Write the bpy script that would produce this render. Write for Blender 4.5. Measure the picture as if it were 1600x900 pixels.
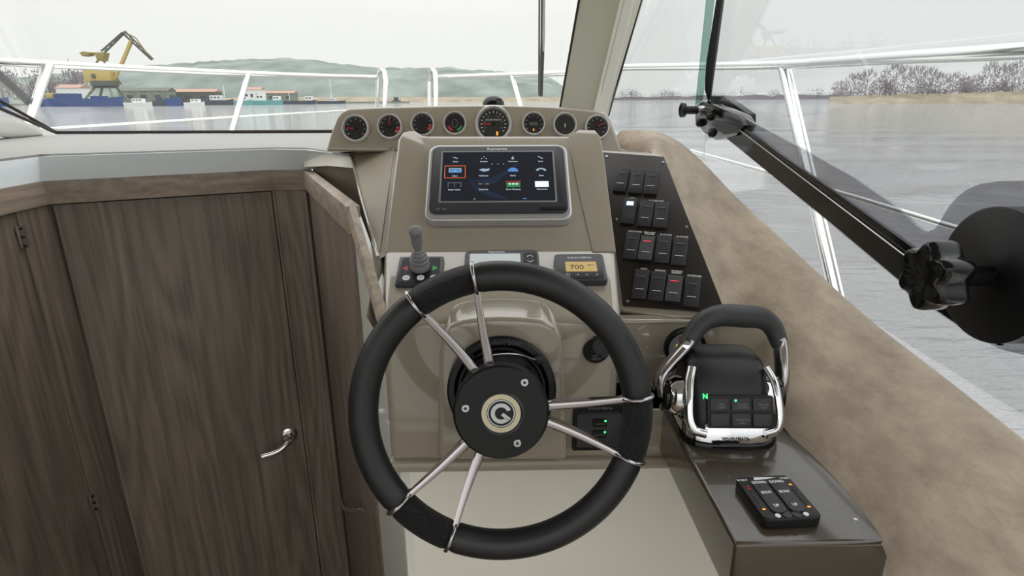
import bpy, bmesh, math, random
from mathutils import Vector as V, Matrix
random.seed(7)
C = bpy.context.scene.collection
for o in list(bpy.data.objects): bpy.data.objects.remove(o)
sin, cos, rad, pi = math.sin, math.cos, math.radians, math.pi

# ------------------------------------------------------------------ camera
EYE = V((0, 0, 1.45)); F = 910.0
PITCH, YAW, ROLL = rad(18.0), rad(1.13), rad(.2)
fwd = V((sin(YAW)*cos(PITCH), cos(YAW)*cos(PITCH), -sin(PITCH)))
rt = V((cos(YAW), -sin(YAW), 0)); up = rt.cross(fwd)
rt, up = rt*cos(ROLL)-up*sin(ROLL), up*cos(ROLL)+rt*sin(ROLL)
cam = bpy.data.cameras.new('camera'); co = bpy.data.objects.new('camera', cam); C.objects.link(co)
co.matrix_world = Matrix(((rt.x, up.x, -fwd.x, 0), (rt.y, up.y, -fwd.y, 0), (rt.z, up.z, -fwd.z, EYE.z), (0, 0, 0, 1)))
cam.sensor_width = 36; cam.lens = 36*F/1600; cam.clip_start = .02; cam.clip_end = 6000
sc = bpy.context.scene; sc.camera = co
# ------------------------------------------------------------------ sky: a bright overcast
w = bpy.data.worlds.new('world'); sc.world = w; w.use_nodes = True
nt = w.node_tree; nt.nodes.clear()
wo = nt.nodes.new('ShaderNodeOutputWorld'); bg = nt.nodes.new('ShaderNodeBackground')
tc = nt.nodes.new('ShaderNodeTexCoord'); sp = nt.nodes.new('ShaderNodeSeparateXYZ'); cr = nt.nodes.new('ShaderNodeValToRGB')
nt.links.new(tc.outputs['Generated'], sp.inputs[0]); nt.links.new(sp.outputs[2], cr.inputs[0])
cr.color_ramp.elements[0].position = 0; cr.color_ramp.elements[0].color = (.87, .88, .85, 1)
cr.color_ramp.elements[1].position = 1; cr.color_ramp.elements[1].color = (1.0, 1.0, 1.0, 1)
e_ = cr.color_ramp.elements.new(.2); e_.color = (.92, .92, .90, 1)
# an overcast sky grows brighter towards the zenith
mr_ = nt.nodes.new('ShaderNodeMapRange'); mr_.inputs['From Min'].default_value = .12; mr_.inputs['From Max'].default_value = 1; mr_.inputs['To Min'].default_value = 1.0; mr_.inputs['To Max'].default_value = 2.5
nt.links.new(sp.outputs[2], mr_.inputs[0]); nt.links.new(mr_.outputs[0], bg.inputs[1])
nt.links.new(cr.outputs[0], bg.inputs[0]); bg.inputs[1].default_value = 1.0
nt.links.new(bg.outputs[0], wo.inputs[0])
sc.view_settings.view_transform = 'Standard'; sc.view_settings.look = 'None'
sc.view_settings.gamma = 1; sc.view_settings.exposure = 0.12; sc.view_settings.use_curve_mapping = False

# ------------------------------------------------------------------ measuring rays
def ray(u, v): return fwd + rt*((u-800)/F) + up*((450-v)/F)
def dep(u, v, d): return EYE + ray(u, v)*d
def hit(u, v, p, n):
    r = ray(u, v); return EYE + r*((p-EYE).dot(n)/r.dot(n))
def hitZ(u, v, z): return hit(u, v, V((0, 0, z)), V((0, 0, 1)))
def hitY(u, v, y): return hit(u, v, V((0, y, 0)), V((0, 1, 0)))
def hitX(u, v, x): return hit(u, v, V((x, 0, 0)), V((1, 0, 0)))

# ------------------------------------------------------------------ materials
def srgb(c):
    return tuple(((x/255)/12.92 if x/255 <= .04045 else ((x/255+.055)/1.055)**2.4) for x in c)
def mat(name, rgb, rough=.5, metal=0, coat=0, emit=None, es=0, bump=None, noise=None, spec=.5):
    m = bpy.data.materials.new(name); m.use_nodes = True; t = m.node_tree
    b = t.nodes['Principled BSDF']; c = srgb(rgb)
    b.inputs['Base Color'].default_value = (*c, 1); b.inputs['Roughness'].default_value = rough
    b.inputs['Metallic'].default_value = metal; b.inputs['Coat Weight'].default_value = coat
    b.inputs['Coat Roughness'].default_value = .04; b.inputs['Coat IOR'].default_value = 1.7; b.inputs['Specular IOR Level'].default_value = spec
    if emit: b.inputs['Emission Color'].default_value = (*srgb(emit), 1); b.inputs['Emission Strength'].default_value = es
    tcn = t.nodes.new('ShaderNodeTexCoord')
    if noise:
        sc_, amt = noise[:2]
        n = t.nodes.new('ShaderNodeTexNoise'); n.inputs['Scale'].default_value = sc_; n.inputs['Detail'].default_value = 6
        t.links.new(tcn.outputs['Object'], n.inputs['Vector'])
        r = t.nodes.new('ShaderNodeValToRGB'); t.links.new(n.outputs['Fac'], r.inputs[0])
        r.color_ramp.elements[0].position = .3; r.color_ramp.elements[1].position = .7
        r.color_ramp.elements[0].color = (*[x*(1-amt) for x in c], 1); r.color_ramp.elements[1].color = (*[min(1, x*(1+amt)) for x in c], 1)
        t.links.new(r.outputs[0], b.inputs['Base Color'])
    if bump:
        kind, s, st = bump
        n = t.nodes.new('ShaderNodeTexVoronoi' if kind == 'v' else 'ShaderNodeTexNoise')
        n.inputs['Scale'].default_value = s; t.links.new(tcn.outputs['Object'], n.inputs['Vector'])
        bp = t.nodes.new('ShaderNodeBump'); bp.inputs['Strength'].default_value = st; bp.inputs['Distance'].default_value = .002
        t.links.new(n.outputs['Distance' if kind == 'v' else 'Fac'], bp.inputs['Height']); t.links.new(bp.outputs[0], b.inputs['Normal'])
    return m
def wood_mat(name, dark, light, axis=2):
    m = mat(name, dark, .45, spec=.35); t = m.node_tree; b = t.nodes['Principled BSDF']
    tcn = t.nodes.new('ShaderNodeTexCoord'); mp = t.nodes.new('ShaderNodeMapping')
    s = [26, 26, 26]; s[axis] = 1.1
    mp.inputs['Scale'].default_value = s; t.links.new(tcn.outputs['Object'], mp.inputs[0])
    n = t.nodes.new('ShaderNodeTexNoise'); n.inputs['Scale'].default_value = 3.2; n.inputs['Detail'].default_value = 8; n.inputs['Roughness'].default_value = .62
    t.links.new(mp.outputs[0], n.inputs[0])
    # cathedral figure: contour lines of a stretched field
    mp2 = t.nodes.new('ShaderNodeMapping'); s2 = [6, 6, 6]; s2[axis] = .75; mp2.inputs['Scale'].default_value = s2
    t.links.new(tcn.outputs['Object'], mp2.inputs[0])
    n2 = t.nodes.new('ShaderNodeTexNoise'); n2.inputs['Scale'].default_value = 1.0; n2.inputs['Detail'].default_value = 1.5
    t.links.new(mp2.outputs[0], n2.inputs[0])
    mu = t.nodes.new('ShaderNodeMath'); mu.operation = 'MULTIPLY'; mu.inputs[1].default_value = 75; t.links.new(n2.outputs[0], mu.inputs[0])
    sn = t.nodes.new('ShaderNodeMath'); sn.operation = 'SINE'; t.links.new(mu.outputs[0], sn.inputs[0])
    sm = t.nodes.new('ShaderNodeMath'); sm.operation = 'MULTIPLY_ADD'; sm.inputs[1].default_value = .10; t.links.new(sn.outputs[0], sm.inputs[0]); t.links.new(n.outputs['Fac'], sm.inputs[2])
    r = t.nodes.new('ShaderNodeValToRGB'); t.links.new(sm.outputs[0], r.inputs[0])
    r.color_ramp.elements[0].position = .25; r.color_ramp.elements[1].position = .78
    r.color_ramp.elements[0].color = (*srgb(dark), 1); r.color_ramp.elements[1].color = (*srgb(light), 1)
    t.links.new(r.outputs[0], b.inputs['Base Color'])
    return m
M = {}
M['gel'] = mat('taupe_gelcoat', (158, 149, 133), .22, coat=.9, noise=(300, .04))
M['geldark'] = mat('taupe_gelcoat_side_console', (66, 57, 45), .24, coat=.45, noise=(300, .05))
M['gelmatte'] = mat('satin_taupe', (150, 141, 125), .5)
M['white'] = mat('white_gelcoat', (232, 232, 226), .25, coat=.5)
M['lipwhite'] = mat('lip_gelcoat', (236, 244, 248), .3, coat=.4)
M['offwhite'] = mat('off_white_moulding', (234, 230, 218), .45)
M['cream'] = mat('cream_pillar_vinyl', (203, 200, 182), .55, bump=('n', 400, .1))
M['liner'] = mat('headliner', (196, 190, 176), .8)
M['dash'] = mat('grey_dash_vinyl', (150, 149, 146), .6, bump=('n', 700, .12))
M['black'] = mat('black_plastic', (15, 15, 16), .42, spec=.35)
M['blackgloss'] = mat('gloss_black', (12, 12, 13), .12, spec=.4)
M['panel'] = mat('black_panel_reflection_tint', (36, 28, 22), .38, spec=.35)  # black panel; the brown tint stands in for a bronze reflection
M['leather'] = mat('black_leather', (26, 26, 28), .42, bump=('n', 900, .15))
M['perf'] = mat('perforated_leather', (40, 40, 42), .42, bump=('v', 420, 1.0))
M['grip'] = mat('charcoal_soft_touch', (58, 58, 60), .5)
M['grey'] = mat('mid_grey_rubber', (122, 122, 124), .5)
M['switch'] = mat('switch_black', (38, 38, 42), .4, bump=('n', 2500, .2))
M['chrome'] = mat('chrome', (225, 225, 228), .07, metal=1)
M['spoke'] = mat('spoke_metal', (178, 172, 174), .16, metal=1)
M['satin'] = mat('satin_metal', (190, 190, 192), .25, metal=1)
M['steel'] = mat('stainless_tube', (232, 232, 230), .18, metal=1)
M['bezelring'] = mat('polished_bezel', (245, 245, 245), .3, metal=.85)
M['silver'] = mat('silver_plastic', (188, 188, 188), .3, metal=.6)
M['bezel'] = mat('dark_grey_bezel', (52, 52, 58), .35)
M['screen'] = mat('screen_black', (16, 20, 27), .12, coat=.3, emit=(20, 26, 38), es=.6)
M['print'] = mat('white_print', (235, 235, 235), .5)
M['greyprint'] = mat('grey_print', (130, 130, 135), .5)
M['dimprint'] = mat('dim_print', (60, 60, 62), .4)
M['red'] = mat('red_print', (205, 40, 45), .4)
M['redlit'] = mat('red_lit', (235, 70, 90), .4, emit=(255, 70, 90), es=.8)
M['green'] = mat('green_print', (40, 165, 85), .4)
M['greenlit'] = mat('green_led', (30, 220, 100), .4, emit=(60, 255, 130), es=1.6)
M['amber'] = mat('amber_lamp', (235, 150, 50), .4, emit=(255, 165, 60), es=.8)
M['blue'] = mat('screen_blue', (60, 100, 150), .3, emit=(80, 130, 190), es=.8)
M['swirl'] = mat('screen_swirl', (30, 40, 58), .2, emit=(34, 46, 68), es=.35)
M['lit'] = mat('screen_white', (220, 230, 240), .3, emit=(215, 225, 240), es=.7)
M['icon'] = mat('screen_icon', (150, 165, 180), .3, emit=(150, 165, 185), es=.55)
M['orange'] = mat('screen_orange', (230, 100, 50), .3, emit=(235, 110, 60), es=.8)
M['lcd'] = mat('grey_lcd', (196, 208, 210), .25, coat=.4)
M['lcdamber'] = mat('amber_lcd', (190, 160, 95), .3, emit=(200, 165, 95), es=.25)
M['dial'] = mat('dial_black', (24, 25, 28), .3, coat=.35)
M['glassdial'] = mat('dial_lens', (30, 34, 38), .03, coat=1)
M['seal'] = mat('rubber_seal', (38, 26, 24), .6)
M['wood'] = wood_mat('walnut_veneer', (96, 86, 79), (138, 126, 114))
M['woodb'] = wood_mat('walnut_veneer_edge', (140, 126, 112), (182, 167, 150))
M['woodx'] = wood_mat('walnut_trim', (124, 111, 100), (164, 149, 134), axis=0)
M['woody'] = wood_mat('walnut_trim_fore_aft', (140, 126, 112), (182, 167, 150), axis=1)
M['floor'] = mat('teak_floor', (110, 92, 74), .5, noise=(8, .2))
M['blade'] = mat('wiper_black', (44, 48, 48), .5)
def suede():
    m = mat('beige_suede', (190, 170, 145), .95, spec=.1); t = m.node_tree; b = t.nodes['Principled BSDF']
    tcn = t.nodes.new('ShaderNodeTexCoord')
    mp = t.nodes.new('ShaderNodeMapping'); mp.inputs['Scale'].default_value = (1, .6, 1.3); t.links.new(tcn.outputs['Object'], mp.inputs[0])
    n = t.nodes.new('ShaderNodeTexNoise'); n.inputs['Scale'].default_value = 13; n.inputs['Detail'].default_value = 9; n.inputs['Roughness'].default_value = .7; n.inputs['Distortion'].default_value = .1
    t.links.new(mp.outputs[0], n.inputs[0]); r = t.nodes.new('ShaderNodeValToRGB'); t.links.new(n.outputs['Fac'], r.inputs[0])
    r.color_ramp.elements[0].position = .34; r.color_ramp.elements[1].position = .62
    r.color_ramp.elements[0].color = (*srgb((150, 135, 118)), 1); r.color_ramp.elements[1].color = (*srgb((188, 172, 152)), 1)
    t.links.new(r.outputs[0], b.inputs['Base Color'])
    b.inputs['Sheen Weight'].default_value = .3
    bp = t.nodes.new('ShaderNodeBump'); bp.inputs['Strength'].default_value = .25; bp.inputs['Distance'].default_value = .003
    n3 = t.nodes.new('ShaderNodeTexNoise'); n3.inputs['Scale'].default_value = 500; t.links.new(tcn.outputs['Object'], n3.inputs[0])
    t.links.new(n3.outputs[0], bp.inputs['Height']); t.links.new(bp.outputs[0], b.inputs['Normal'])
    return m
M['suede'] = suede()
def perf():
    # rows of small bumps wrapped round the rim section
    m = M['perf']; t = m.node_tree; b = t.nodes['Principled BSDF']; Nn = t.nodes.new; K = t.links.new
    for n in [n for n in t.nodes if n.type in ('BUMP', 'TEX_VORONOI')]: t.nodes.remove(n)
    tcn = Nn('ShaderNodeTexCoord'); sp = Nn('ShaderNodeSeparateXYZ'); K(tcn.outputs['Object'], sp.inputs[0])
    def mth(op, a, b_=None):
        n = Nn('ShaderNodeMath'); n.operation = op
        for i, x in enumerate((a, b_)):
            if x is None: continue
            if isinstance(x, (int, float)): n.inputs[i].default_value = x
            else: K(x, n.inputs[i])
        return n.outputs[0]
    x, y, z_ = sp.outputs; r = mth('SUBTRACT', mth('SQRT', mth('ADD', mth('MULTIPLY', x, x), mth('MULTIPLY', y, y))), .1755)
    A_ = mth('MULTIPLY', mth('ARCTAN2', y, x), 230); B_ = mth('MULTIPLY', mth('ARCTAN2', z_, r), 26)
    h = mth('MULTIPLY', mth('SINE', mth('ADD', A_, B_)), mth('SINE', mth('SUBTRACT', A_, B_)))
    bp = Nn('ShaderNodeBump'); bp.inputs['Strength'].default_value = 1; bp.inputs['Distance'].default_value = .0022; K(h, bp.inputs['Height']); K(bp.outputs[0], b.inputs['Normal'])
perf()
def glass(name, tint, refl=1.0):
    m = bpy.data.materials.new(name); m.use_nodes = True; t = m.node_tree; t.nodes.clear()
    o = t.nodes.new('ShaderNodeOutputMaterial'); mx = t.nodes.new('ShaderNodeMixShader'); lw = t.nodes.new('ShaderNodeLayerWeight'); lw.inputs[0].default_value = .5
    pw = t.nodes.new('ShaderNodeMath'); pw.operation = 'POWER'; pw.inputs[1].default_value = 5; t.links.new(lw.outputs['Facing'], pw.inputs[0])
    fr = t.nodes.new('ShaderNodeMath'); fr.operation = 'MULTIPLY_ADD'; fr.inputs[1].default_value = .96; fr.inputs[2].default_value = .04; t.links.new(pw.outputs[0], fr.inputs[0])
    tr = t.nodes.new('ShaderNodeBsdfTransparent'); tr.inputs[0].default_value = (*tint, 1)
    gl = t.nodes.new('ShaderNodeBsdfGlossy'); gl.inputs['Roughness'].default_value = .0
    mu = t.nodes.new('ShaderNodeMath'); mu.operation = 'MULTIPLY'; mu.inputs[1].default_value = refl; t.links.new(fr.outputs[0], mu.inputs[0])
    t.links.new(mu.outputs[0], mx.inputs[0]); t.links.new(tr.outputs[0], mx.inputs[1]); t.links.new(gl.outputs[0], mx.inputs[2]); t.links.new(mx.outputs[0], o.inputs[0])
    return m
M['glass'] = glass('clear_windscreen', (.985, .99, .985))
M['sideglass'] = glass('side_glass', (.90, .915, .92), 1.3)
M['greenglass'] = glass('glass_edge', (.55, .68, .64))
M['smoke'] = glass('smoked_acrylic', (.68, .68, .70), 1.0)

# ------------------------------------------------------------------ object helpers
MX = {}
def thing(name, label, cat, mw=None, group=None):
    o = bpy.data.objects.new(name, None); C.objects.link(o); o.empty_display_size = .02
    mw = mw or Matrix.Identity(4)
    if isinstance(mw, V): mw = Matrix.Translation(mw)
    o.matrix_world = mw; MX[o.name] = mw.copy()
    o['label'] = label; o['category'] = cat
    if group: o['group'] = group
    return o
def tag(o, label=None, cat=None, group=None, kind=None):
    if label: o['label'] = label
    if cat: o['category'] = cat
    if group: o['group'] = group
    if kind: o['kind'] = kind
    return o
def obj(name, bm, m, parent=None, world=False, smooth=35, label=None):
    """bm -> one mesh object; world=True: coordinates are world ones and get moved into the parent's frame"""
    if world and parent is not None: bmesh.ops.transform(bm, matrix=MX[parent.name].inverted(), verts=bm.verts)
    if smooth is not None: bmesh.ops.recalc_face_normals(bm, faces=bm.faces)
    me = bpy.data.meshes.new(name); bm.to_mesh(me); bm.free()
    if smooth:
        me.shade_smooth(); me.set_sharp_from_angle(angle=rad(smooth))
    me.materials.append(m)
    o = bpy.data.objects.new(name, me); C.objects.link(o)
    if parent is not None:
        o.parent = parent; MX[o.name] = MX[parent.name]
    if label: o['label'] = label
    return o
def wobj(name, bm, m, label=None, cat=None, kind=None, group=None, smooth=35):
    """top-level mesh with its origin at the bottom centre of its box"""
    xs = [v.co for v in bm.verts]
    c = V(((min(p.x for p in xs)+max(p.x for p in xs))/2, (min(p.y for p in xs)+max(p.y for p in xs))/2, min(p.z for p in xs)))
    bmesh.ops.translate(bm, vec=-c, verts=bm.verts)
    o = obj(name, bm, m, smooth=smooth); o.location = c; MX[o.name] = Matrix.Translation(c)
    return tag(o, label, cat, group, kind)
def NB(): return bmesh.new()
def poly(bm, pts, thick=None):
    """polygon (3d points); thick = offset vector for a solid"""
    vs = [bm.verts.new(p) for p in pts]
    if not thick: bm.faces.new(vs); return vs
    ws = [bm.verts.new(V(p)+V(thick)) for p in pts]
    bm.faces.new(vs); bm.faces.new(ws[::-1])
    n = len(vs)
    for i in range(n): bm.faces.new((vs[i], ws[i], ws[(i+1) % n], vs[(i+1) % n]))
    return vs+ws
def bevel(bm, w, seg=2, ang=25):
    es = [e for e in bm.edges if len(e.link_faces) == 2 and e.calc_face_angle(0) > rad(ang)]
    if es: bmesh.ops.bevel(bm, geom=es, offset=w, segments=seg, profile=.6, affect='EDGES', clamp_overlap=True)
    return bm
def solid(pts, thick, bw=0, seg=2):
    bm = NB(); poly(bm, pts, thick); bmesh.ops.recalc_face_normals(bm, faces=bm.faces)
    if bw: bevel(bm, bw, seg)
    return bm
def box(bm, c, s, mtx=None):
    r = bmesh.ops.create_cube(bm, size=1)
    for v in r['verts']:
        v.co = V((v.co.x*s[0]+c[0], v.co.y*s[1]+c[1], v.co.z*s[2]+c[2]))
        if mtx: v.co = mtx @ v.co
    return r['verts']
def boxbm(c, s, bw=0, seg=2, mtx=None):
    bm = NB(); box(bm, c, s, mtx)
    if bw: bevel(bm, bw, seg)
    return bm
def rrect(w, h, r, n=5, z=0, cx=0, cy=0):
    pts = []
    for sx, sy, a0 in ((1, 1, 0), (-1, 1, 90), (-1, -1, 180), (1, -1, 270)):
        for i in range(n+1):
            a = rad(a0+90*i/n); pts.append(V((cx+sx*(w/2-r)+r*cos(a), cy+sy*(h/2-r)+r*sin(a), z)))
    return pts
def rbox(w, h, r, z0, z1, bw=.001, cx=0, cy=0, n=5, seg=2):
    return solid(rrect(w, h, r, n, z0, cx, cy), V((0, 0, z1-z0)), bw, seg)
def lathe(prof, n=32, mtx=None, cap=True):
    """prof: (r, z) about local z"""
    bm = NB(); rings = []
    for r, z in prof:
        if r < 1e-6: rings.append([bm.verts.new((0, 0, z))])
        else: rings.append([bm.verts.new((r*cos(2*pi*i/n), r*sin(2*pi*i/n), z)) for i in range(n)])
    for a, b in zip(rings, rings[1:]):
        for i in range(n):
            j = (i+1) % n
            if len(a) == 1 and len(b) == 1: continue
            if len(a) == 1: bm.faces.new((a[0], b[i], b[j]))
            elif len(b) == 1: bm.faces.new((a[i], b[0], a[j]))
            else: bm.faces.new((a[i], b[i], b[j], a[j]))
    if cap:
        for q in (rings[0], rings[-1]):
            if len(q) > 2: bm.faces.new(q)
    if mtx: bmesh.ops.transform(bm, matrix=mtx, verts=bm.verts)
    return bm
def tube(bm, pts, r, n=10, cap=True, ref=None, closed=False):
    """swept tube; r scalar, list, or list of (ra, rb)"""
    pts = [V(p) for p in pts]; N = len(pts)
    rs = r if isinstance(r, (list, tuple)) and len(r) == N else [r]*N
    rings = []; prev = ref
    for i, p in enumerate(pts):
        a = pts[i-1] if i > 0 else (pts[-1] if closed else p); b = pts[i+1] if i < N-1 else (pts[0] if closed else p)
        t = (b-a).normalized()
        s = (prev if prev is not None else (V((0, 0, 1)) if abs(t.z) < .9 else V((1, 0, 0))))
        s = (s - t*s.dot(t)).normalized(); prev = s; q = t.cross(s)
        ra, rb = rs[i] if isinstance(rs[i], (list, tuple)) else (rs[i], rs[i])
        rings.append([bm.verts.new(p+s*(ra*cos(2*pi*k/n))+q*(rb*sin(2*pi*k/n))) for k in range(n)])
    rr = rings+[rings[0]] if closed else rings
    for a, b in zip(rr, rr[1:]):
        for k in range(n): bm.faces.new((a[k], a[(k+1) % n], b[(k+1) % n], b[k]))
    if cap and not closed: bm.faces.new(rings[0][::-1]); bm.faces.new(rings[-1])
    return bm
def smoothpath(pts, k=6):
    pts = [V(p) for p in pts]; out = []
    P = [pts[0]*2-pts[1]]+pts+[pts[-1]*2-pts[-2]]
    for i in range(1, len(P)-2):
        for j in range(k):
            t = j/k; a, b, c, d = P[i-1:i+3]
            out.append(.5*((2*b)+(c-a)*t+(2*a-5*b+4*c-d)*t*t+(3*b-a-3*c+d)*t**3))
    out.append(pts[-1]); return out
def text(s, size, parent, x=0, y=0, z=0, m='print', name='lettering', squash=1.0, mtx=None, label=None, align='CENTER', bold=0):
    cu = bpy.data.curves.new('t', 'FONT'); cu.body = s; cu.size = size; cu.align_x = align; cu.align_y = 'CENTER'; cu.resolution_u = 2; cu.offset = bold
    o = bpy.data.objects.new('t', cu); C.objects.link(o)
    dg = bpy.context.evaluated_depsgraph_get(); me = bpy.data.meshes.new_from_object(o.evaluated_get(dg))
    bpy.data.objects.remove(o); bm = NB(); bm.from_mesh(me); bpy.data.meshes.remove(me)
    T = Matrix.Translation((x, y, z)) @ Matrix.Diagonal((squash, 1, 1, 1))
    if mtx: T = mtx @ T
    bmesh.ops.transform(bm, matrix=T, verts=bm.verts)
    return obj(name, bm, M[m], parent, smooth=None, label=label)
def frame(o, x, y):
    x = V(x).normalized(); n = x.cross(V(y)).normalized(); y = n.cross(x)
    return Matrix(((x.x, y.x, n.x, o[0]), (x.y, y.y, n.y, o[1]), (x.z, y.z, n.z, o[2]), (0, 0, 0, 1)))
def disc(r, z0, z1, n=24, bw=0, x=0, y=0):
    bm = lathe([(r-bw, z1), (r, z1-bw), (r, z0)] if bw else [(r, z1), (r, z0)], n)
    bmesh.ops.translate(bm, vec=(x, y, 0), verts=bm.verts); return bm
def local(mw, p): return mw.inverted() @ V(p)
def copy_tree(o, parent=None):
    c = o.copy(); C.objects.link(c); c.parent = parent
    for ch in [x for x in C.objects if x.parent == o]: copy_tree(ch, c)
    return c

# ------------------------------------------------------------------ key planes of the helm
s42, c42 = sin(rad(42)), cos(rad(42)); s25, c25 = sin(rad(25)), cos(rad(25))
pU = dep(779, 314, 1.012); nU = V((0, -s42, c42))
pA = hit(780, 395, pU, nU); pL = pA; nL = V((0, -s25, c25))
pE = hit(780, 503, pL, nL); YF = pE.y
YR = .878; ZS = 1.45-.455                       # recessed wall, side shelf height
def U(u, v): return hit(u, v, pU, nU)
def L(u, v): return hit(u, v, pL, nL)
psi = rad(20); nS = V((-sin(psi)*s42, -cos(psi)*s42, c42)); pS = dep(1050, 488, .955)
def S(u, v): return hit(u, v, pS, nS)
print('YF', YF, 'pE', pE, 'U(940,236)', (U(940, 236)-EYE).dot(fwd), 'S', (S(940, 236)-EYE).dot(fwd))

# =================================================================== WATER AND FAR SHORE
ZW = 1.45-2.4
def water():
    m = mat('river_water', (96, 104, 112), .05); t = m.node_tree; b = t.nodes['Principled BSDF']; b.inputs['IOR'].default_value = 1.33
    tcn = t.nodes.new('ShaderNodeTexCoord'); mp = t.nodes.new('ShaderNodeMapping'); mp.inputs['Rotation'].default_value = (0, 0, .5); mp.inputs['Scale'].default_value = (.55, 1.7, 1)
    t.links.new(tcn.outputs['Object'], mp.inputs[0])
    n = t.nodes.new('ShaderNodeTexNoise'); n.inputs['Scale'].default_value = 2.2; n.inputs['Detail'].default_value = 5; n.inputs['Roughness'].default_value = .55
    t.links.new(mp.outputs[0], n.inputs[0]); bp = t.nodes.new('ShaderNodeBump'); bp.inputs['Strength'].default_value = .9; bp.inputs['Distance'].default_value = .35
    # the harbour on the port side lies sheltered and calm
    sx_ = t.nodes.new('ShaderNodeSeparateXYZ'); t.links.new(tcn.outputs['Object'], sx_.inputs[0])
    mr = t.nodes.new('ShaderNodeMapRange'); mr.inputs['From Min'].default_value = -4; mr.inputs['From Max'].default_value = 8; mr.inputs['To Min'].default_value = .25
    t.links.new(sx_.outputs[0], mr.inputs[0]); mm_ = t.nodes.new('ShaderNodeMath'); mm_.operation = 'MULTIPLY'; t.links.new(n.outputs[0], mm_.inputs[0]); t.links.new(mr.outputs[0], mm_.inputs[1])
    t.links.new(mm_.outputs[0], bp.inputs['Height']); t.links.new(bp.outputs[0], b.inputs['Normal'])
    b.inputs['Base Color'].default_value = (*srgb((138, 139, 140)), 1)
    NR, NA = 230, 420; vs = []; fs = []
    waves = [(random.uniform(0, 2*pi), wl, random.uniform(0, 6)) for wl in (7, 5, 3.6, 2.6, 1.9, 1.4, 1.0, .8, .6)]
    for i in range(NR):
        r = 2.9*(2600/2.9)**(i/(NR-1)); sp_ = r*max(2*pi/NA, .0296)
        for k in range(NA):
            a = 2*pi*k/NA; x, y = r*sin(a), r*cos(a); z = 0
            for d, wl, ph in waves:
                if sp_ < wl/4: z += max(.25, min(1, (x+5)/12))*.009*wl**.8*sin(2*pi/wl*(x*cos(d*.35+.9)+y*sin(d*.35+.9))+ph)*min(1, (wl/4-sp_)/(wl/8))
            vs.append((x-.68, y+.8, z))
    for i in range(NR-1):
        for k in range(NA):
            j = (k+1) % NA; fs.append((i*NA+k, i*NA+j, (i+1)*NA+j, (i+1)*NA+k))
    me = bpy.data.meshes.new('water'); me.from_pydata(vs, [], fs); me.shade_smooth(); me.materials.append(m)
    o = bpy.data.objects.new('water', me); C.objects.link(o); o.location = (0, 0, ZW); tag(o, 'grey rippled river water around the boat', 'water', kind='stuff')
water()
def far(u, D, z=0):  # ground position for pixel column u at forward distance D
    r = ray(u, 155); return V((EYE.x+r.x/r.y*D, D, ZW+z))
M['hill'] = mat('hazed_wooded_hill', (126, 136, 131), .95, noise=(.02, .28), spec=.1)  # greyed green: distance haze is mixed into the base colour
M['bank'] = mat('dry_reed_bank', (150, 141, 122), .95, noise=(.12, .25), spec=.1)
M['twig'] = mat('hazed_bare_twigs', (142, 133, 140), .95, spec=.05)  # twig grey lightened, the haze in front of it painted in
_t = M['twig'].node_tree; _b = _t.nodes['Principled BSDF']; _tr = _t.nodes.new('ShaderNodeBsdfTranslucent'); _tr.inputs[0].default_value = (*srgb((142, 133, 140)), 1)
_mx = _t.nodes.new('ShaderNodeMixShader'); _mx.inputs[0].default_value = .5; _t.links.new(_b.outputs[0], _mx.inputs[1]); _t.links.new(_tr.outputs[0], _mx.inputs[2]); _t.links.new(_mx.outputs[0], _t.nodes['Material Output'].inputs[0])
M['trunk'] = mat('bare_trunk', (150, 142, 142), .95, spec=.05)
M['treegrn'] = mat('grey_green_tree', (128, 136, 124), .95, noise=(.5, .2), spec=.05)
def ridge(name, prof, D, depth, m, label, cat, step=8, rough=0):
    """a landform: crest heights (pixel column -> crest row) at distance D with slopes front and back"""
    bm = NB(); us = []; u = prof[0][0]
    while u <= prof[-1][0]: us.append(u); u += step
    rows = []
    for u in us:
        for (a, b) in zip(prof, prof[1:]):
            if a[0] <= u <= b[0]: v = a[1]+(b[1]-a[1])*(u-a[0])/(b[0]-a[0])
        r = ray(u, v); h = EYE.z + r.z/r.y*(D+depth*.5) - ZW
        h = max(h, .2)
        row = []
        for k in range(9):
            t = k/8; f_ = sin(pi*t)**.7 if 0 < t < 1 else 0
            g = far(u, D+depth*t*1.0, 0)
            row.append(bm.verts.new((g.x, g.y, ZW-1 + (h+1)*f_ + (random.uniform(-rough, rough) if 0 < k < 8 else 0))))
        rows.append(row)
    for a, b in zip(rows, rows[1:]):
        for k in range(8): bm.faces.new((a[k], a[k+1], b[k+1], b[k]))
    return wobj(name, bm, m, label, cat, kind='structure', smooth=60)
ridge('hill', [(-700, 140), (-200, 128), (60, 120), (220, 104), (330, 97), (450, 91), (520, 98), (600, 107), (700, 106), (800, 114), (860, 122), (900, 150), (960, 156)], 900, 700, M['hill'], 'long wooded green hill beyond the harbour', 'hill', 10, 1.5)
ridge('river_bank', [(-500, 153), (-100, 152), (140, 152), (190, 154)], 425, 110, M['treegrn'], 'low land behind the harbour crane', 'river bank', 12, .3)
ridge('hill', [(940, 155), (1000, 152), (1150, 150), (1300, 149), (1420, 151), (1500, 156)], 880, 140, M['twig'], 'low distant grey shoreline behind the river', 'hill', 12, 2)
ridge('river_bank', [(180, 154), (400, 153), (560, 151), (640, 152), (880, 152), (960, 156)], 520, 60, M['bank'], 'tan strip of shore beneath the green hill', 'river bank', 8, .3)
ridge('river_bank', [(1296, 152), (1330, 149), (1450, 147), (1520, 144), (1600, 140), (1800, 137), (2300, 130)], 240, 60, M['bank'], 'dry reed covered bank on the right shore', 'river bank', 8, .5)
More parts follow.
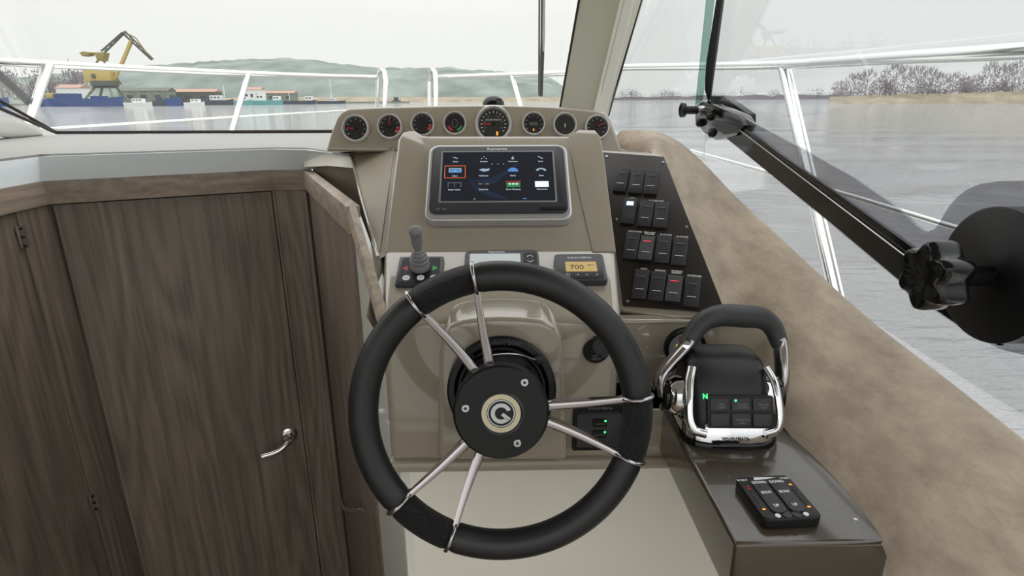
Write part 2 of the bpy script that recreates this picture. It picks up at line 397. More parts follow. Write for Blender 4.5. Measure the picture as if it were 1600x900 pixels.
def twig_tree(h, wd, seed, n=260):
    random.seed(seed); bm = NB(); tb = NB()
    tube(tb, [(0, 0, -.03), (0, 0, h*.35), (random.uniform(-.1, .1)*h, 0, h*.7)], [h*.022, h*.015, h*.006], 6)
    for k in range(9):
        a = random.uniform(0, 2*pi); z0 = random.uniform(.25, .6)*h
        tube(tb, [(0, 0, z0), (wd*.28*cos(a), wd*.28*sin(a), z0+.22*h)], [h*.009, h*.003], 5)
    for k in range(n):
        a = random.uniform(0, 2*pi); e = random.uniform(-1.2, 1.4); r = random.uniform(.35, 1)**.5
        c = V((wd*.5*r*cos(a)*cos(e), wd*.5*r*sin(a)*cos(e), h*(.50+.44*r*sin(e))))
        d = (c-V((0, 0, h*.35))).normalized()+V([random.uniform(-.5, .5) for _ in range(3)]); d.normalize()
        s = d.cross(V([random.uniform(-1, 1) for _ in range(3)])).normalized()*h*.012
        l = h*random.uniform(.06, .14)
        bm.faces.new([bm.verts.new(p) for p in (c-s-d*l*.5, c+s-d*l*.5, c+d*l)])
    return bm, tb
protos = []
def place_tree(u, D, h, wd, label, group, k, crown='twig'):
    if len(protos) <= k:
        bm, tb = twig_tree(1, 1, k+3, 300)
        t = thing('bare_tree', label, 'tree')
        obj('crown', bm, M[crown], t, smooth=None); obj('trunk', tb, M['trunk'], t); protos.append(t); fresh = True; o = t
    else: o = copy_tree(protos[k])
    wd *= .92
    o.location = far(u, D, .3 if D > 400 else 1.2); o.scale = (wd, wd, h); o.rotation_euler = (0, 0, random.uniform(0, 6))
    o['label'] = label; o['group'] = group; return o
random.seed(5)
tl = []
for i in range(26):
    u = 1314+i*19+random.uniform(-2, 2); h = 12 + (4 if 1390 < u < 1450 or u > 1530 else 0) + random.uniform(-2, 2) - (4 if u < 1330 else 0)
    place_tree(u, 264+15*(i % 2), h, random.uniform(9, 11.5), 'bare grey tree in the wood on the right shore', 'bare trees on the right bank', i % 5)
def tree_belt(name, label, u0, u1, D, dd, n, hh, ww):
    # far woods nobody could count: one body of twigs and stems
    random.seed(len(name)+n); bm = NB(); o0 = far((u0+u1)/2, D, .5)
    for k in range(n):
        u = random.uniform(u0, u1); p = far(u, D+random.uniform(0, dd), .5); h = hh*random.uniform(.65, 1.1)*(.8+.25*sin(u*.11)+.12*sin(u*.37)); wd = ww*random.uniform(.8, 1.2)
        tube(bm, [p, p+V((0, 0, h*.7))], [h*.02, h*.008], 3)
        for j in range(70):
            c = p+V((random.gauss(0, wd*.22), random.gauss(0, wd*.22), h*min(1, max(.05, random.gauss(.55, .22))))); d = V((random.uniform(-.6, .6), random.uniform(-.6, .6), 1)).normalized()*h*random.uniform(.06, .12)
            q = d.cross(V((random.uniform(-1, 1), random.uniform(-1, 1), 0))).normalized()*h*.022
            bm.faces.new([bm.verts.new(x) for x in (c-q, c+q, c+d)])
    wobj(name, bm, M['twig'], label, 'trees', kind='stuff', smooth=None)
tree_belt('tree_belt', 'hazy bare wood behind the dry reeds on the right shore', 1306, 1900, 285, 20, 170, 11, 8)
tree_belt('tree_belt', 'hazy bare trees behind the harbour crane at left', -120, 140, 440, 60, 60, 27, 16)
tree_belt('tree_belt', 'thin grey line of trees on the low distant shore', 950, 1310, 900, 60, 110, 15, 18)
# boats and barges along the far quay
def hullbm(Lh, B, H, bow=.25):
    bm = NB()
    top = [(-.5, -.5), (.5-bow, -.5), (.5, 0), (.5-bow, .5), (-.5, .5)]
    a = [bm.verts.new((x*Lh*.96, y*B*.9, -.3)) for x, y in top]; b = [bm.verts.new((x*Lh, y*B, H*(1.25 if x > .4 else 1))) for x, y in top]
    bm.faces.new(a[::-1]); bm.faces.new(b)
    for i in range(5): bm.faces.new((a[i], a[(i+1) % 5], b[(i+1) % 5], b[i]))
    return bm
def cmat(name, c): return mat(name, c, .6, spec=.3)
M['bargeblue'] = cmat('barge_blue', (62, 86, 138)); M['bargedark'] = cmat('hull_dark', (78, 86, 96)); M['boatwhite'] = cmat('boat_white', (226, 228, 226))
M['teal'] = cmat('boat_teal', (110, 170, 170)); M['yellow'] = cmat('machine_yellow', (196, 174, 108)); M['ygreen'] = cmat('crane_dark_yellow', (150, 138, 88)); M['steeldk'] = cmat('crane_steel', (96, 98, 92))
M['roofred'] = cmat('red_roof', (176, 140, 124)); M['winglass'] = cmat('dark_pane', (70, 80, 90))
def boat(u0, u1, D, H, hm, cab, label, name='moored_boat', cat='boat', extra=None):
    a, b = far(u0, D), far(u1, D); Lh = (b-a).length; c = (a+b)/2
    t = thing(name, label, cat, Matrix.Translation(c)); B = min(6, Lh*.35)
    obj('hull', hullbm(Lh, B, H), M[hm], t, smooth=None)
    for (x, wdt, hh, m2) in cab:
        k = obj('cabin', boxbm((x*Lh, 0, H+hh/2), (wdt*Lh, B*.6, hh), .1), M[m2], t, smooth=None)
        nwin = 3 if wdt*Lh > 4 else 2
        for q in range(nwin):
            obj('window', boxbm((x*Lh+(q-(nwin-1)/2)*wdt*Lh/nwin*.9, -B*.3-.02, H+hh*.6), (wdt*Lh/nwin*.5, .08, hh*.3)), M['winglass'], k, smooth=None)
    if extra: 
        for x, hh in extra: obj('mast', tube(NB(), [(x*Lh, 0, H), (x*Lh, 0, H+hh)], .18, 5), M['boatwhite'], t)
    return t
boat(66, 194, 262, 3.1, 'bargeblue', [(-.18, .28, 2.0, 'bargeblue'), (.2, .16, 1.0, 'bargeblue')], 'long blue barge moored under the yellow crane', 'barge', 'barge')
boat(-70, 14, 262, 3.0, 'bargeblue', [(.1, .3, 1.5, 'boatwhite')], 'blue barge moored at the left edge', 'barge', 'barge')
boat(195, 237, 262, 1.4, 'boatwhite', [(0, .4, 1.6, 'boatwhite')], 'white boat moored right of the long blue barge')
boat(238, 260, 268, 2.2, 'bargedark', [(0, .4, 1.6, 'bargedark')], 'dark barge between the white and the blue boats', 'barge', 'barge')
boat(259, 284, 265, 3.2, 'bargeblue', [(0, .4, 1.2, 'steeldk')], 'short blue barge right of the crane', 'barge', 'barge')
boat(288, 319, 262, 1.4, 'boatwhite', [(.05, .45, 1.3, 'boatwhite')], 'white motor boat beside the short blue barge')
boat(321, 365, 300, 2.2, 'bargedark', [(-.1, .4, 2.2, 'boatwhite')], 'dark workboat with a white cabin by the slanted rail post', extra=[(.2, 7)])
boat(366, 394, 292, 2.0, 'teal', [(0, .5, 1.8, 'boatwhite')], 'teal and white boat behind the slanted rail post')
boat(396, 442, 300, 2.0, 'teal', [(-.25, .25, 2.8, 'boatwhite'), (.3, .22, 2.0, 'boatwhite')], 'teal boat with two white cabins')
boat(442, 494, 330, 1.8, 'bargedark', [(.3, .2, 2.2, 'boatwhite')], 'low dark barge right of the teal boat', 'barge', 'barge', [(-.3, 5)])
boat(496, 540, 360, 1.5, 'bargedark', [(0, .3, 1.6, 'boatwhite')], 'small sailing boat with a single mast', extra=[(0, 12)])
boat(612, 626, 400, 1.6, 'bargedark', [(0, .5, 2.0, 'bargedark')], 'tiny dark boat between the two bow rail loops')
# excavators/loader on the barge and sheds on the quay
for u, lab in ((81, 'yellow loader standing left on the quay'), (96, 'yellow loader standing beside the blue deckhouse')):
    p = far(u, 266, 3.3); t = thing('wheel_loader', lab, 'loader', Matrix.Translation(p))
    obj('body', boxbm((0, 0, 1.1), (2.9, 2.4, 2.0), .3), M['yellow'], t); obj('bucket', boxbm((-1.9, 0, .7), (1.0, 2.4, 1.0), .2), M['steeldk'], t)
for u, D, wd, hh, lab, wl in ((118, 300, 11, 7.5, 'white shed with dark red roof under the crane', 'boatwhite'), (232, 330, 26, 6.5, 'grey green harbour shed right of the crane', 'treegrn'), (300, 340, 30, 6, 'low grey harbour shed behind the moored boats', 'steeldk'), (398, 400, 12, 8, 'cream shed with a flat red roof far along the quay', 'boatwhite'), (440, 420, 20, 6, 'long red roofed shed at the foot of the hill', 'treegrn')):
    p = far(u, D, .5); t = thing('harbour_shed', lab, 'building', Matrix.Translation(p))
    w_ = obj('wall', boxbm((0, 0, hh/2), (wd, 8, hh)), M[wl], t, smooth=None)
    obj('roof', solid([(-wd/2-.3, -4.4, hh), (-wd/2-.3, 0, hh+1.6), (-wd/2-.3, 4.4, hh)], (wd+.6, 0, 0)), M['roofred'] if 'red' in lab else M['steeldk'], t, smooth=None)
    for q in range(3): obj('window', boxbm(((q-1)*wd*.28, -4.02, hh*.55), (wd*.12, .1, hh*.25)), M['winglass'], w_, smooth=None)
# quay
wobj('quay', solid([far(-400, 270, 0), far(640, 400, 0), far(640, 430, 0), far(-400, 300, 0)], V((0, 0, 1.0))), cmat('quay_stone', (128, 132, 122)), 'low stone quay behind the moored boats', 'quay', kind='structure')
# harbour crane
def crane():
    D = 280; c = far(165, D, 1.0); t = thing('harbour_crane', 'yellow level luffing harbour crane on a pedestal above the blue barge', 'crane', Matrix.Translation(c))
    def P(u, v, dy=0): return hitY(u, v, D+dy)
    def bar(name, pts, r, m, lat=0):
        bm = NB()
        if not lat: tube(bm, pts, r, 6)
        else:
            a, b = V(pts[0]), V(pts[1]); n = lat; d = (b-a).normalized(); s = d.cross(V((0, 1, 0))).normalized()*r*1.3
            for sg in (-1, 1): 
                for yy in (-.5, .5): tube(bm, [a+s*sg+V((0, yy, 0)), b+s*sg*.5+V((0, yy, 0))], r*.42, 5)
            for k in range(n):
                f0, f1 = k/n, (k+1)/n; sg = 1 if k % 2 else -1
                for yy in (-.9, .9): tube(bm, [a.lerp(b, f0)+s*sg*(1-.5*f0)+V((0, yy, 0)), a.lerp(b, f1)-s*sg*(1-.5*f1)+V((0, yy, 0))], r*.3, 4)
        return obj(name, bm, M[m], t, world=True)
    h = obj('machine_house', solid([P(129, 107, -3), P(171, 108, -3), P(173, 131, -3), P(132, 129, -3)], V((0, 6, 0)), .3), M['yellow'], t, world=True)
    obj('emblem', lathe([(1.1, .1), (1.1, 0)], 10, Matrix.Translation(P(146, 119, -3.1)-c) @ Matrix.Rotation(pi/2, 4, 'X')), M['steeldk'], h)
    obj('slewing_ring', lathe([(5.5, 2.0), (5.5, 0), (4.2, -1)], 20, Matrix.Translation(P(165, 134)-c)), M['steeldk'], t)
    for dx in (-5, 5):
        for dy in (-4, 4): obj('portal_leg', tube(NB(), [P(165, 135)-c+V((dx*.6, dy*.6, 0)), V((dx*1.5, dy*1.5, -.5))], .55, 6), M['treegrn'], t)
    bar('apex_leg', [P(146, 108), P(157, 86)], .5, 'ygreen'); bar('apex_leg', [P(168, 108), P(158, 85)], .5, 'ygreen')
    obj('apex_head', solid([P(146, 82, -2), P(163, 82, -2), P(160, 95, -2), P(152, 95, -2)], V((0, 4, 0)), .2), M['ygreen'], t, world=True)
    bar('counterweight_arm', [P(162, 83), P(128, 83)], .38, 'ygreen')
    obj('counterweight', solid([P(123, 82, -2), P(130, 80, -2), P(140, 82, -2), P(138, 87, -2), P(128, 88, -2)], V((0, 4, 0)), .3), M['ygreen'], t, world=True)
    bar('tie_bar', [P(160, 82), P(193, 51)], .5, 'steeldk', 9)
    bar('main_boom', [P(186, 110), P(206, 62)], .95, 'yellow', 0)
    bar('jib', [P(193, 50), P(238, 93)], .55, 'steeldk', 9)
    bar('jib_stay', [P(194, 50), P(212, 59), P(236, 92)], .3, 'ygreen')
    bar('boom_foot', [P(177, 128), P(188, 104)], .9, 'yellow')
    bar('cab_strut', [P(174, 110), P(190, 132)], .35, 'steeldk')
    return t
crane()

# =================================================================== THE BOAT OUTSIDE: hull, deck, rails
cx = -.68
def mir(p): return V((2*cx-p[0], p[1], p[2]))
edge = [(.95, -2.2), (.97, 0), (.95, 1.5), (.82, 2.2), (.52, 2.85), (.05, 3.4), (cx, 3.85)]
def dh(y): return .60 if y < 1.5 else .60-.26*min(1, (y-1.5)/2.3)
st = [V((x, y, 1.45-dh(y))) for x, y in edge]; pt = [mir(p) for p in st[:-1]][::-1]
bm = NB(); ring = st+pt
tv = [bm.verts.new(p) for p in ring]
lv = [bm.verts.new((cx+(p.x-cx)*.93, p.y*.97, ZW-.3)) for p in ring]
for i in range(len(ring)): j = (i+1) % len(ring); bm.faces.new((tv[i], lv[i], lv[j], tv[j]))
# side decks beside the cabin and the foredeck ahead of it
inner = [V((.66, -2.2, st[0].z)), V((.66, 0, st[1].z)), V((.66, 1.5, st[2].z))]; inm = [mir(p) for p in inner]
nst = len(st)
for a, b, i0 in ((inner, st, 0),):
    iv = [bm.verts.new(p) for p in a]; im = [bm.verts.new(p) for p in inm]
    for k in range(2):
        bm.faces.new((iv[k], tv[k], tv[k+1], iv[k+1]))
        m0, m1 = len(ring)-1-k, len(ring)-2-k; bm.faces.new((im[k], im[k+1], tv[m1], tv[m0]))
    f0 = [bm.verts.new((.5, 2.3, 1.45-.40)), bm.verts.new((2*cx-.5, 2.3, 1.45-.40))]
    bm.faces.new((iv[2], tv[2], tv[3], f0[0])); bm.faces.new((im[2], f0[1], tv[len(ring)-4], tv[len(ring)-3]))
    bm.faces.new([f0[0]]+tv[3:len(ring)-3]+[f0[1]])
wobj('boat_hull', bm, M['white'], 'white gelcoat motor boat hull and deck', 'boat hull', kind='structure', smooth=30)
# rails
rail = thing('bow_rail', 'polished stainless rail along the starboard side, seen through the side window', 'rail', st[2].copy())
def rt_(name, pts, r, par, k=0): 
    bm = NB(); tube(bm, smoothpath(pts, k) if k else pts, r, 12); return obj(name, bm, M['steel'], par, world=True)
R1 = [dep(1900, 55, .82), dep(1600, 79, 1.06), dep(1400, 90, 1.42), dep(1220, 101, 2.02), dep(1050, 104, 2.5), dep(960, 106, 2.8), dep(880, 114, 3.05), dep(800, 117, 3.4), dep(680, 121, 3.9)]
rt_('top_rail', R1, .0155, rail, 4)
lp = lambda u, v, d: dep(u, v, d)
rt_('rail_loop', [V((dep(680, 165, 3.75).x, dep(680, 165, 3.75).y, 1.45-.36)), lp(681, 165, 3.75), lp(681, 128, 3.78), lp(680, 114, 3.8), lp(676, 108, 3.85), lp(672, 113, 3.95), lp(671, 128, 4.0), lp(671, 165, 4.0), V((dep(671, 165, 4.0).x, dep(671, 165, 4.0).y, 1.45-.36))], .0155, rail)
def post(u0, v0, d0, u1, v1, d1, par, r=.014):
    a, b = dep(u0, v0, d0), dep(u1, v1, d1)
    if b.z > 1.45-dh(b.y): 
        t = (a.z-(1.45-dh(b.y)+.003))/(a.z-b.z); b = a+(b-a)*t
    o = rt_('rail_post', [a, b], r, par)
    obj('foot_plate', lathe([(.0, .006), (.03, .006), (.036, 0)], 16, Matrix.Translation(b-MX[par.name].translation)), M['steel'], o)
post(1222, 100, 2.02, 1312, 500, 1.66, rail, .0155)
post(1232, 102, 2.02, 1324, 500, 1.72, rail, .008)
post(800, 118, 3.4, 813, 165, 3.3, rail)
rt_('mid_rail', [dep(1080, 236, 2.0), dep(1280, 292, 1.5), dep(1480, 352, 1.2), dep(1700, 415, .98)], .0065, rail, 3)
railp = thing('bow_rail', 'stainless bow rail seen through the windscreen on the left, before the harbour', 'rail', pt[-3].copy())
R2 = [dep(-300, 80, 2.0), dep(-60, 93, 2.2), dep(70, 100, 2.35), dep(230, 108, 2.75), dep(385, 115, 3.15), dep(500, 119, 3.6), dep(590, 121, 4.0)]
rt_('top_rail', R2, .0155, railp, 4)
rt_('rail_loop', [V((dep(590, 165, 4.0).x, dep(590, 165, 4.0).y, 1.45-.36)), lp(589, 165, 4.0), lp(591, 125, 3.95), lp(593, 112, 3.9), lp(597, 108, 3.85), lp(601, 113, 3.8), lp(603, 128, 3.75), lp(601, 165, 3.75), V((dep(601, 165, 3.75).x, dep(601, 165, 3.75).y, 1.45-.36))], .0155, railp)
post(78, 101, 2.36, 40, 207, 2.22, railp, .0155); post(69, 101, 2.36, 36, 207, 2.36, railp, .007)
post(388, 115, 3.15, 362, 206, 3.0, railp)
rt_('mid_rail', [dep(-40, 206, 2.2), dep(40, 203, 2.4), dep(360, 183, 3.1), dep(520, 174, 3.6), dep(600, 171, 3.9)], .0055, railp, 3)

# =================================================================== ROOM SHELL
DK = 1.45-.125                                       # dash deck height
# floor
wobj('floor', boxbm((-.7, .45, -.52), (2.6, 3.4, .04)), M['floor'], kind='structure', label='wooden cabin floor')
# roof
wobj('ceiling', solid([(-2.1, -.8, 2.06), (.66, -.8, 2.06), (.60, .95, 2.06), (.42, 1.25, 2.06), (-1.85, 1.25, 2.06), (-2.1, .95, 2.06)], V((0, 0, .06)), .02), M['liner'], kind='structure', label='cream headliner of the hardtop')
# wooden bulkhead
zt = 1.27
BL = hitZ(60, 283, zt); BR = hitZ(425, 265, zt); BC = hitZ(475, 265, zt); BP = hitZ(545, 322, zt)
bn = (BR-BL).cross(V((0, 0, 1))).normalized()       # faces the camera
if bn.y > 0: bn = -bn
def B(u, v, off=0): return hit(u, v, BL+bn*off, bn)
SWL = BL.x
zb = -.5
wl = thing('wall_front', 'walnut veneered bulkhead of the companionway', None, Matrix.Translation((BL.x, BL.y, 0))); del wl['category']; wl['kind'] = 'structure'
def vpanel(name, a, b, z0, z1, th, m, parent, bw=.0015, label=None):
    a, b = V(a), V(b); d = (b-a); n = V((d.y, -d.x, 0)).normalized()
    if n.dot(EYE-a) < 0: n = -n
    pts = [V((a.x, a.y, z0)), V((b.x, b.y, z0)), V((b.x, b.y, z1)), V((a.x, a.y, z1))]
    if parent is None: return wobj(name, solid(pts, -n*th, bw), m, label=label)
    return obj(name, solid(pts, -n*th, bw), m, parent, world=True, label=label)
tth = .055
# backing behind the door so no gap shows
vpanel('backing_panel', B(70, 400, -.03), B(480, 400, -.045), zb, zt, .01, M['wood'], wl)
vpanel('header_rail', BL+bn*.006, BR+bn*.006, zt-tth, zt, .02, M['woodx'], wl)
dR = B(424, 290); 
vpanel('door_post', V((dR.x, dR.y, 0)), BR, zb, zt-tth+.003, .02, M['wood'], wl)
vpanel('door_post', BR, BC, zb, zt-tth, .02, M['wood'], wl)
vpanel('header_rail', BR+V((0, -.006, 0)), BC+V((0, -.006, 0)), zt-tth, zt, .02, M['woodx'], wl)
c1 = BC+V((-.012, -.012, 0)); vpanel('corner_bead', c1, c1+V((.016, -.008, 0)), zb, zt-tth, .01, M['wood'], wl)
# the door
door = thing('door_1', 'walnut door leaf with a chrome lever handle', None, Matrix.Translation((BL.x, BL.y, 0.0))); del door['category']; door['kind'] = 'structure'
dl = B(80, 312, -.008); dr = B(422, 290, -.008)
vpanel('door_leaf', V((dl.x, dl.y, 0)), V((dr.x, dr.y, 0)), -.47, zt-tth-.004, .02, M['wood'], door)
bx = V((bn.y, -bn.x, 0)); bx = bx if bx.x > 0 else -bx
hp = B(452, 679, -.007)
hm = frame(hp, bx, V((0, 0, 1)))
hd = obj('door_handle', lathe([(0, .008), (.018, .008), (.024, .004), (.024, -.002)], 28, hm), M['chrome'], door, world=True, label='chrome lever handle on a round rose')
bm = tube(NB(), smoothpath([(0, 0, .005), (0, 0, .03), (-.012, -.006, .042), (-.042, -.020, .048), (-.085, -.026, .046)], 5), .0095, 12)
bmesh.ops.transform(bm, matrix=hm, verts=bm.verts); obj('lever', bm, M['chrome'], hd, world=True)
bmesh_k = disc(.006, .03, .046, 14); bmesh.ops.transform(bmesh_k, matrix=hm @ Matrix.Translation((-.004, .004, 0)), verts=bmesh_k.verts); obj('lock_button', bmesh_k, M['satin'], hd, world=True)
# left side wall of the well
wll = thing('wall_left', 'walnut side wall at the left of the companionway', None, Matrix.Translation((SWL, .6, 0))); del wll['category']; wll['kind'] = 'structure'
pe = hitX(22, 327, SWL)
def vx(y0, y1, z0, z1, th, m, off, nm, par): return vpanel(nm, V((SWL+off, y0, 0)), V((SWL+off, y1, 0)), z0, z1, th, m, par)
vx(pe.y, BL.y+.01, zb, zt-tth, .02, M['wood'], .004, 'corner_post', wll)
vx(-.3, pe.y-.002, zb, zt-tth-.004, .02, M['wood'], 0, 'cupboard_door', wll)
vx(-.3, BL.y, zt-tth, zt, .02, M['woody'], .012, 'header_rail', wll)
vx(-.3, pe.y, zb, zt-tth, .01, M['woodb'], -.03, 'backing_panel', wll)
for uv in ((24, 372), (136, 790)):
    hpz = hitX(*uv, SWL); hb = obj('hinge', boxbm((SWL+.006, pe.y-.004, hpz.z), (.008, .022, .05), .002), M['steel'], wll, world=True)
    for q in (-.02, 0, .02): obj('screw', boxbm((SWL+.012, pe.y-.010, hpz.z+q), (.003, .006, .006)), M['seal'], hb, world=True)
# right (console side) wood panel of the well
wr = thing('wall_right', 'walnut panel beside the helm console', None, Matrix.Translation((BP.x, BP.y, 0))); del wr['category']; wr['kind'] = 'structure'
g0 = BC.lerp(BP, .085)
vpanel('veneer_panel', g0, BP, zb, zt-tth*.5, .018, M['wood'], wr)
vpanel('header_rail', BC.lerp(BP, .0)+V((-.004, -.004, 0)), BP+V((-.004, -.004, 0)), zt-.05, zt, .024, M['woody'], wr)
vpanel('gap_seal', BC.lerp(BP, .005), g0, zb, zt-.055, .01, M['seal'], wr)
# sloping edge trim down to the ledge
P2 = dep(593, 492, .85)
bm = NB(); dd = V((-.0115, -.004, -.004))
poly(bm, [BP+V((0, 0, 0)), P2, P2+V((-.003, -.006, -.012)), BP+V((-.003, -.008, -.020))], V((.012, .004, 0)))
bmesh.ops.recalc_face_normals(bm, faces=bm.faces); obj('sloping_trim', bevel(bm, .001), M['woodb'], wr, world=True)
# pull handle low on the panel
pd = (BP-BC).normalized(); pn = V((pd.y, -pd.x, 0)); pn = pn if pn.dot(EYE-BP) > 0 else -pn
pa = hit(543, 775, BP, pn); pb = hit(572, 795, BP, pn)
bm = tube(NB(), smoothpath([pa-pn*.004, pa+pn*.012+V((0, 0, -.006)), pa.lerp(pb, .5)+pn*.028+V((0, 0, -.012)), pb+pn*.014, pb-pn*.004], 6), .0060, 10)
obj('pull_handle', bm, M['chrome'], wr, world=True, label='small chrome bow handle')
# white wall between panel and console, and below console
P2w = V((hitY(612, 735, YF).x+.01, YF+.02, 0))
bm = NB(); a = V((BP.x+.004, BP.y+.004, 0)); top0 = BP+V((.004, .003, -.018)); top1 = P2+V((.004, .004, -.013))
q = [V((a.x, a.y, zb)), V((P2w.x, P2w.y, zb)), V((P2w.x, P2w.y, top1.z)), V((top1.x, top1.y, top1.z)), top0]
poly(bm, [q[0], q[1], q[2], q[4]], V((.012, .01, 0)))
ww = wobj('wall_back', bm, M['white'], kind='structure', label='white moulded side of the helm base', smooth=30)
zl = hitY(800, 735, YF).z
YW = YF+.03
xa = hitY(629, 800, YW).x
bm = NB(); poly(bm, [V((xa, YW, zb)), V((.62, YW, zb)), V((.62, YW, zl+.03)), V((xa, YW, zl+.03))], V((0, .02, 0)))
poly(bm, [V((P2w.x, P2w.y, zb)), V((xa, YW-.001, zb)), V((xa, YW-.001, zl+.03)), V((P2w.x, P2w.y, zl+.03))], V((0, .02, 0)))
wobj('wall_front', bm, M['offwhite'], kind='structure', label='off white moulding below the taupe console', smooth=30)
# white lip and grey dash deck around the well
lip = wobj
def strip3(name, lo, hi, m, label, cat=None, kind=None, bw=0):
    bm = NB(); a = [bm.verts.new(p) for p in lo]; b = [bm.verts.new(p) for p in hi]
    for i in range(len(lo)-1): bm.faces.new((a[i], a[i+1], b[i+1], b[i]))
    return wobj(name, bm, m, label, cat, kind, smooth=30)
zl1 = 1.45-.13
up_pts = [V((SWL-.02, -.3, zl1)), hitZ(62, 249, zl1), hitZ(425, 237, zl1), hitZ(475, 238, zl1), hitZ(520, 243, zl1)]
lo_pts = [V((SWL+.008, -.3, zt)), BL+V((.006, -.004, .0)), BR+V((0, -.006, 0)), BC+V((0, -.006, 0)), BC+V((.12, .06, 0))]
bm = NB()
A_ = [bm.verts.new(p) for p in lo_pts]; B_ = [bm.verts.new(p.lerp(q2, .86)+V((0, 0, .004))) for p, q2 in zip(lo_pts, up_pts)]
C_ = [bm.verts.new(p+V((0, 0, .006))) for p in up_pts]; D_ = [bm.verts.new(p+V((-.03 if i == 0 else 0, .06, .004))) for i, p in enumerate(up_pts)]
for a, b in ((A_, B_), (B_, C_), (C_, D_)):
    for i in range(len(a)-1): bm.faces.new((a[i], a[i+1], b[i+1], b[i]))
wobj('trim_1', bm, M['lipwhite'], 'white moulded lip above the walnut bulkhead', kind='structure', smooth=50)
# grey deck
zd = DK+.004
WLc = hitZ(36, 211, DK+.01)      # windscreen corner left
WBr = hitZ(540, 205, DK+.01)
bm = NB()
front = [V((SWL-.03, -.3, zd)), up_pts[1]+V((-.02, .03, .006)), up_pts[2]+V((0, .03, .006)), up_pts[3]+V((.0, .03, .006)), hitZ(545, 240, zd), hitZ(600, 233, zd), V((-.19, 1.27, zd)), V((.30, 1.27, zd)), V((.36, 1.7, zd))]
for p in front: p.z = zd
back = [V((.34, 2.25, zd)), V((WBr.x, WBr.y+.06, zd)), V((WLc.x-.05, WLc.y+.06, zd)), V((-2.05, 1.6, zd)), V((-2.15, -.3, zd))]
poly(bm, front+back, V((0, 0, -.006)))
wobj('dashboard_deck', bm, M['dash'], 'grey vinyl dash top between the bulkhead and the windscreen', 'dashboard', smooth=30)
# =================================================================== WINDSCREEN, PILLARS, SIDE GLASS
wlean = rad(48)
wn = V((0, -sin(pi/2-wlean), 1)).normalized()
def Wp(p, up_len):  # point up the sloping windscreen from base point p
    return p+V((0, -cos(rad(42)), sin(rad(42))))*up_len
b0, b1 = WLc, V((.36, 2.24, DK+.01))
b0 = V((b0.x, WBr.y, b0.z)) if abs(b0.y-WBr.y) < .4 else b0
base_r = dep(905, 165, 2.05)
b1 = V((base_r.x-.02, WBr.y, DK+.01))
Ltop = 1.05
win = thing('window_1', 'large raked windscreen pane', None, Matrix.Translation(b0)); del win['category']; win['kind'] = 'structure'
t0, t1 = Wp(b0+V((.35, 0, 0)), Ltop), Wp(b1+V((.0, 0, 0)), Ltop)
tl0 = Wp(b0+V((-.35, -.15, 0)), Ltop)
obj('pane', solid([b0, b1+V((.1, 0, 0)), t1+V((.16, 0, 0)), tl0], V((0, .006, .005))), M['glass'], win, world=True, smooth=None)
sb = NB(); tube(sb, [b0, V((b0.x, b0.y, b0.z)).lerp(b1, .5), b1], .006, 8); obj('rubber_seal', sb, M['seal'], win, world=True)
sb = NB(); tube(sb, [b0, b0+(tl0-b0)*.4, tl0], .006, 8); obj('rubber_seal', sb, M['seal'], win, world=True)
# port corner frame piece
pf = thing('trim_2', 'white corner frame at the left end of the windscreen', None, Matrix.Translation(b0)); del pf['category']; pf['kind'] = 'structure'
e0 = dep(-60, 139, 1.75)
bm = solid([b0+V((.012, -.01, -.01)), dep(22, 217, 2.0), dep(-60, 205, 1.7), dep(-60, 150, 1.72)], V((-.05, .05, .0)), .004)
obj('frame_piece', bm, M['white'], pf, world=True)
bm = NB(); tube(bm, [b0+V((0, -.012, .004)), dep(-60, 143, 1.74)], .006, 8); obj('rubber_seal', bm, M['seal'], pf, world=True)
# wipers
def rise(a, b, z=2.062):
    # carry the line a-b on up to the height of the roof
    return b if b.z >= z else a+(b-a)*((z-a.z)/(b.z-a.z))
wp = thing('wiper', 'dark wiper blade hanging from the top of the windscreen near the pillar', 'wiper', Matrix.Translation(dep(845, 150, 2.2)))
obj('blade', tube(NB(), [dep(845, 149, 2.22), dep(848, 60, 2.08), rise(dep(848, 60, 2.08), dep(849, -60, 1.95), 1.95)], [(.008, .011), (.008, .012), (.008, .011)], 8), M['blade'], wp, world=True)
obj('blade_rubber', tube(NB(), [dep(842, 149, 2.23), rise(dep(842, 149, 2.23), dep(843, -60, 1.96), 1.95)], .003, 6), M['seal'], wp, world=True)
obj('wiper_arm', tube(NB(), [dep(849, 80, 2.10), rise(dep(849, 80, 2.10), dep(851, -60, 1.9))], .004, 8), M['satin'], wp, world=True)
wp2 = thing('wiper', 'dark wiper blade crossing the lower left corner of the windscreen', 'wiper', Matrix.Translation(dep(46, 160, 2.3)))
obj('blade', tube(NB(), [dep(47, 161, 2.30), dep(0, 118, 2.24), dep(-90, 40, 2.12)], .016, 8), M['blade'], wp2, world=True)
obj('blade_rubber', tube(NB(), [dep(44, 163, 2.33), dep(-92, 46, 2.15)], .004, 6), M['seal'], wp2, world=True)
